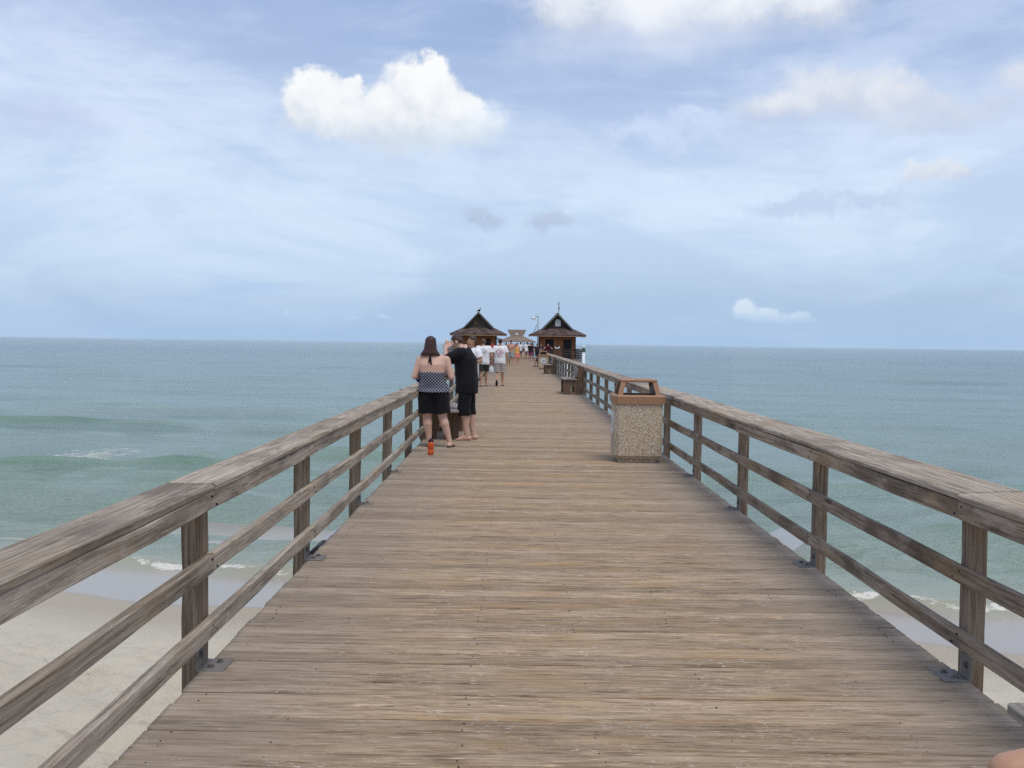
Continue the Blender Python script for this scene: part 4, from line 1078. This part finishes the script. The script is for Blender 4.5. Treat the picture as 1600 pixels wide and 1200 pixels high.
# man in black, head bowed, hand at his brow; he faces left
person((-.785, 16.12, 0), -84, 'barefoot man in black T-shirt and shorts, head bowed, hand at his brow', 1.80, 1.12, 1.30,
       dict(ankL=(-.10, -.02, .075), ankR=(.10, -.10, .075), kneeL=(-.10, .03, .49), kneeR=(.10, -.02, .49), lean=(0, .04),
            shL=(-.20, .05, 1.41), shR=(.20, .06, 1.41), elL=(-.205, .30, 1.265), elR=(.235, .27, 1.25), wrL=(-.12, .335, 1.465), wrR=(.10, .35, 1.44), handL=(.3, -.75, .6), handR=(-.45, -.1, .9),
            head=(0, .165, 1.565), pitch=33., yaw=6.), PALE, ('short', (.050, .026, .016)), dict(kind='tee', mat=BLK, inf=.03, hem=.75, sleeve=.92, minrx=.185, minry=.15),
       dict(mat=NAVY, len=1.22, inf=.024, flare=1.0), None, 0, calf=1.18)
# man half hidden behind him
person((-.99, 21.78, 0), 214, 'tanned man in a white T-shirt half hidden behind the man in black', 1.75, 1.08, 1.15,
       dict(yaw=28., head=(-.06, .03, 1.635), elL=(-.27, -.02, 1.20), wrL=(-.11, .17, 1.17), elR=(.27, .02, 1.15), wrR=(.2, .22, 1.1), ankL=(-.10, 0, .075), ankR=(.12, .05, .075)), TAN, ('short', (.045, .028, .02)),
       dict(kind='tee', mat=cloth('white_cotton', WHITE), inf=.024, hem=.72, minrx=.18), dict(mat=cloth('grey_cloth', (.42, .43, .46)), len=.98, inf=.03), 'shoes', 1)
# two men walking away
person((-1.16, 36.1, 0), -3, 'walking man in dark olive shorts and white T-shirt with a grey print', 1.76, 1.1, 1.15,
       dict(ankL=(-.07, -.10, .08), ankR=(.10, .16, .08), kneeL=(-.08, .0, .49), kneeR=(.10, .14, .50), elR=(.29, -.05, 1.14), wrR=(.31, .06, .90), elL=(-.29, -.02, 1.14), wrL=(-.30, .10, .90)), TAN, ('thin', (.10, .06, .035)),
       dict(kind='tee', mat=cloth('white_print_cotton', WHITE, 'back_print', (.13, .15, .17), 1.26*1.76/1.75, (.14, .17)), inf=.028, hem=.80, minrx=.20), dict(mat=cloth('olive_cloth', (.035, .038, .032)), len=.80, inf=.035, flare=1.15), 'sandals', 1)
person((-.56, 36.7, 0), 4, 'walking man in plaid khaki shorts and white T-shirt with a red print', 1.77, 1.02, 1.05,
       dict(ankL=(-.09, -.30, .19), heelL=1.6, kneeL=(-.09, .03, .50), ankR=(.09, .10, .08), kneeR=(.09, .08, .50), elR=(.27, -.04, 1.13), wrR=(.27, .05, .88), elL=(-.27, -.06, 1.13), wrL=(-.27, .04, .88)), TAN, ('short', (.045, .018, .014)),
       dict(kind='tee', mat=cloth('white_red_print_cotton', WHITE, 'back_print', (.40, .10, .14), 1.24, (.16, .20)), inf=.026, hem=.82, minrx=.19), dict(mat=cloth('khaki_plaid', (.36, .31, .28), 'plaid', (.52, .48, .45)), len=.98, inf=.035, flare=1.15), 'sandals', 1)
B().loft([(0, 0, 0, .09, .05), (0, 0, .05, .12, .07), (0, 0, .2, .10, .06), (0, 0, .3, .02, .02), (0, 0, .36, .012, .012)], 12).build('plastic_bag', M_white, None, True, loc=(-.865, 36.75, .46))
tag(bpy.data.objects['plastic_bag'], 'white plastic bag hanging between the two walking men in white T-shirts', 'bag')
B().loft([(0, 0, 0, .03, .03), (0, 0, .02, .036, .036), (0, 0, .11, .040, .040)], 12).build('drink_cup', plain('red_plastic', (.45, .02, .04), .4), None, True, loc=(-.845, 36.78, .76))
tag(bpy.data.objects['drink_cup'], 'small red cup in the hand of the man in plaid khaki shorts', 'cup')

walk = dict(ankL=(-.09, .20, .08), ankR=(.09, -.22, .10), kneeL=(-.09, .15, .50), kneeR=(.09, .0, .49))
walk2 = dict(ankL=(-.09, -.20, .10), ankR=(.09, .18, .08), kneeL=(-.09, .02, .49), kneeR=(.09, .14, .5))
def tee(c): return dict(kind='tee', mat=cloth('shirt_cloth', c), inf=.026, hem=.80, minrx=.18)
def sho(c, **k): return dict(mat=cloth('shorts_cloth', c), len=.85, inf=.03, flare=1.12, **k)
person((-.30, 71, 0), 178, 'shirtless man in a dark cap and black and white checked shorts walking towards the camera', 1.82, 1.15, 1.2, walk, RUDDY, ('cap', (.02, .025, .04)), None, dict(mat=cloth('checked_cloth', (.02, .02, .03), 'plaid', (.55, .55, .55)), len=.95, inf=.035, flare=1.2), None, 1)
person((.16, 75.7, 0), 186, 'girl in a yellow orange top and coral skirt walking towards the camera', 1.62, .85, .9, walk2, TAN, ('tail', (.02, .013, .01)), dict(kind='tank', mat=cloth('apricot_cloth', (.80, .42, .12)), inf=.02, hem=.84), dict(mat=cloth('coral_cloth', (.75, .20, .17)), len=.55, skirt=True, inf=.03, name='skirt'), None, 1)
person((-.10, 83, 0), 175, 'child in a lime green top walking behind the girl in the coral skirt', 1.35, .85, .9, walk, RUDDY, ('short', (.05, .03, .02)), tee((.42, .50, .16)), sho((.30, .32, .40)), None, 1)
person((1.17, 99, 0), 10, 'person in a white top bending forward near the right railing', 1.72, 1.1, 1.1, {**walk, 'lean': (.06, .14), 'head': (.07, .22, 1.58), 'pitch': 25.}, RUDDY, ('short', (.03, .02, .02)), tee((.80, .79, .78)), sho((.30, .22, .2)), None, 1)
person((.55, 104, 0), 4, 'person in a white shirt walking off beside the bending one in white', 1.74, 1., 1., walk2, RUDDY, ('short', (.02, .015, .015)), tee((.78, .76, .77)), sho((.10, .12, .18)), None, 1)
person((1.48, 92.5, 0), 8, 'person in a black top and dark pink shorts walking by the right railing', 1.66, 1.15, 1.1, walk, RUDDY, ('tail', (.05, .02, .02)), tee((.012, .012, .018)), sho((.28, .06, .14)), None, 1)
person((1.98, 88, 0), -20, 'person in dark clothes standing close to the right railing near the far bench', 1.62, 1.1, 1.1, walk2, RUDDY, ('short', (.02, .015, .015)), tee((.03, .02, .035)), sho((.03, .03, .04)), None, 1)
# sitter on the distant bench
SIT = dict(hipL=(-.09, 0, .90), hipR=(.09, 0, .90), kneeL=(-.11, .43, .87), kneeR=(.11, .43, .87), ankL=(-.11, .42, .42), ankR=(.11, .42, .42), wrL=(-.10, .13, 1.03), wrR=(.10, .13, 1.03), handL=(.8, .5, -.1), handR=(-.8, .5, -.1), elL=(-.25, -.06, 1.14), elR=(.25, -.06, 1.14))
person((1.83, 68.3, -.345), -90, 'dark clothed person seated on the distant bench by the right railing', 1.70, 1.1, 1.1, SIT, RUDDY, ('short', (.02, .015, .015)), tee((.015, .015, .02)), sho((.02, .02, .025)), 'shoes', 1)
person((3.26, 97.45, 0), 180, 'person in a maroon top leaning on the dark fence with both arms spread wide', 1.66, 1., 1.,
       dict(lean=(0, .12), shL=(-.185, .10, 1.42), shR=(.185, .10, 1.42), head=(0, .20, 1.57), elL=(-.34, .26, 1.26), elR=(.34, .26, 1.26), wrL=(-.46, .44, 1.16), wrR=(.46, .44, 1.16)), PALE, ('short', (.10, .03, .02)), tee((.10, .012, .018)), sho((.02, .02, .03)), None, 1)
person((2.58, 97.6, 0), 170, 'person in dark clothing standing behind the fence at the left corner of the antenna hut', 1.58, 1., 1., dict(elR=(.30, .2, 1.2), wrR=(.35, .40, 1.14)), RUDDY, ('short', (.12, .05, .03)), tee((.015, .015, .025)), sho((.02, .02, .03)), None, 1)
person((-2.30, 98.6, 0), 160, 'person in a red shirt at the corner of the hut with the bird', 1.66, 1., 1., None, TAN, ('short', (.02, .015, .015)), tee((.50, .03, .05)), sho((.05, .05, .08)), None, 1)
far = [(-.9, 124, (.60, .30, .25), 182), (-.3, 132, (.05, .06, .12), 0), (.35, 140, (.55, .18, .22), 178), (.9, 128, (.20, .35, .50), 4), (1.3, 138, (.70, .70, .70), 0), (1.75, 126, (.04, .04, .05), 183), (-.75, 150, (.65, .55, .40), 0), (.1, 160, (.3, .05, .07), 180), (1.6, 155, (.6, .6, .65), 2), (2.0, 118, (.35, .03, .08), 0)]
names = ['peach', 'navy', 'rose', 'sky blue', 'pale grey', 'black', 'beige', 'dark red', 'off-white', 'crimson']
spots_ = ['nearest the left railing beyond the huts', 'in mid deck beyond the huts', 'facing back from beyond the huts', 'walking off beyond the huts', 'walking off far behind the coral skirt', 'coming back along the right side beyond the huts', 'far out on the left side towards the pavilion', 'far out in mid deck towards the pavilion', 'far out on the right side towards the pavilion', 'against the right railing just past the antenna hut']
for (x, y, c_, fa), nm, sp in zip(far, names, spots_):
    person((x, y, 0), fa, 'tiny distant person in a %s top %s' % (nm, sp), random.uniform(1.6, 1.8), random.uniform(.95, 1.15), 1.05, random.choice([walk, walk2]), random.choice([TAN, RUDDY, PALE]), ('short', random.choice([(.02, .015, .012), (.06, .035, .02), (.15, .09, .05)])), tee(c_), sho(random.choice([(.03, .03, .05), (.25, .22, .18), (.08, .1, .16)])), None, 2, group='people strolling beyond the huts')
# someone sitting on the nearest bench: only a bare knee enters the picture
person((1.745, 2.44, -.345), -90, 'person seated on the nearest bench, only a bare knee showing at the bottom right', 1.72, 1.0, 1.0, {**SIT, 'kneeL': (-.11, .43, .84), 'kneeR': (.11, .43, .84)}, TAN, ('short', (.05, .03, .02)), tee((.20, .25, .32)), dict(mat=cloth('shorts_cloth', (.12, .12, .14)), len=.45, inf=.03), 'shoes', 1)
m_blue = cloth('blue_cloth', (.02, .05, .30))
tag(B().box(-.10, .10, -.03, .03, -.11, .11, .012).build('blue_bag', m_blue, None, loc=(-1.385, 15.08, 1.035)), 'blue bag held in front of the woman in the halter top', 'bag'); bpy.data.objects['blue_bag'].rotation_euler = (.1, .75, .2)
hat = B().ell((0, 0, 0), (.10, .085, .05)).box(-.05, .05, -.17, -.05, -.03, -.015, .006)
tag(link('cloth_hat', fuse(hat, .008, 3), m_blue, None, loc=(-1.17, 16.2, .535)), 'blue cloth hat lying on the bench seat between the couple', 'hat')

# ------------------------------------------------------------------ birds
def bird(loc, rz, c, label, sc=1., name='seabird'):
    root = tag(empty(name, loc, rz), label, 'bird')
    m = plain('plumage', c, .7)
    b = B().ell((0, 0, .16*sc), (.10*sc, .17*sc, .12*sc)).tube((0, .10*sc, .22*sc), (0, .16*sc, .42*sc), .05*sc, .032*sc, hemi=True).ell((0, .18*sc, .44*sc), (.042*sc, .055*sc, .04*sc)).tube((0, -.12*sc, .15*sc), (0, -.30*sc, .06*sc), .06*sc, .03*sc, hemi=True)
    for s in (-1, 1): b.tube((s*.09*sc, .06*sc, .2*sc), (s*.10*sc, -.2*sc, .1*sc), .05*sc, .02*sc, hemi=True)
    for s in (-1, 1): b.tube((s*.04*sc, .02*sc, 0), (s*.04*sc, .02*sc, .1*sc), .012*sc)
    link('body', fuse(b, .014, 2), m, root)
    B().tube((0, .22*sc, .44*sc), (0, .31*sc, .425*sc), .014*sc, .004*sc, n=8).build('beak', plain('beak', (.20, .12, .03)), root, True)
bird((-3.86, 103.6, 4.88), -2.0, (.012, .012, .014), 'black seabird perched on the peak of the left hut roof', .95, 'cormorant')
bird((4.02, 96.83, 1.10), 1.3, (.72, .72, .72), 'white gull on the dark fence, nearer the maroon top', .62, 'gull')
bird((4.30, 96.83, 1.10), -1.2, (.72, .72, .72), 'white gull on the dark fence, second one from the maroon top', .62, 'gull')
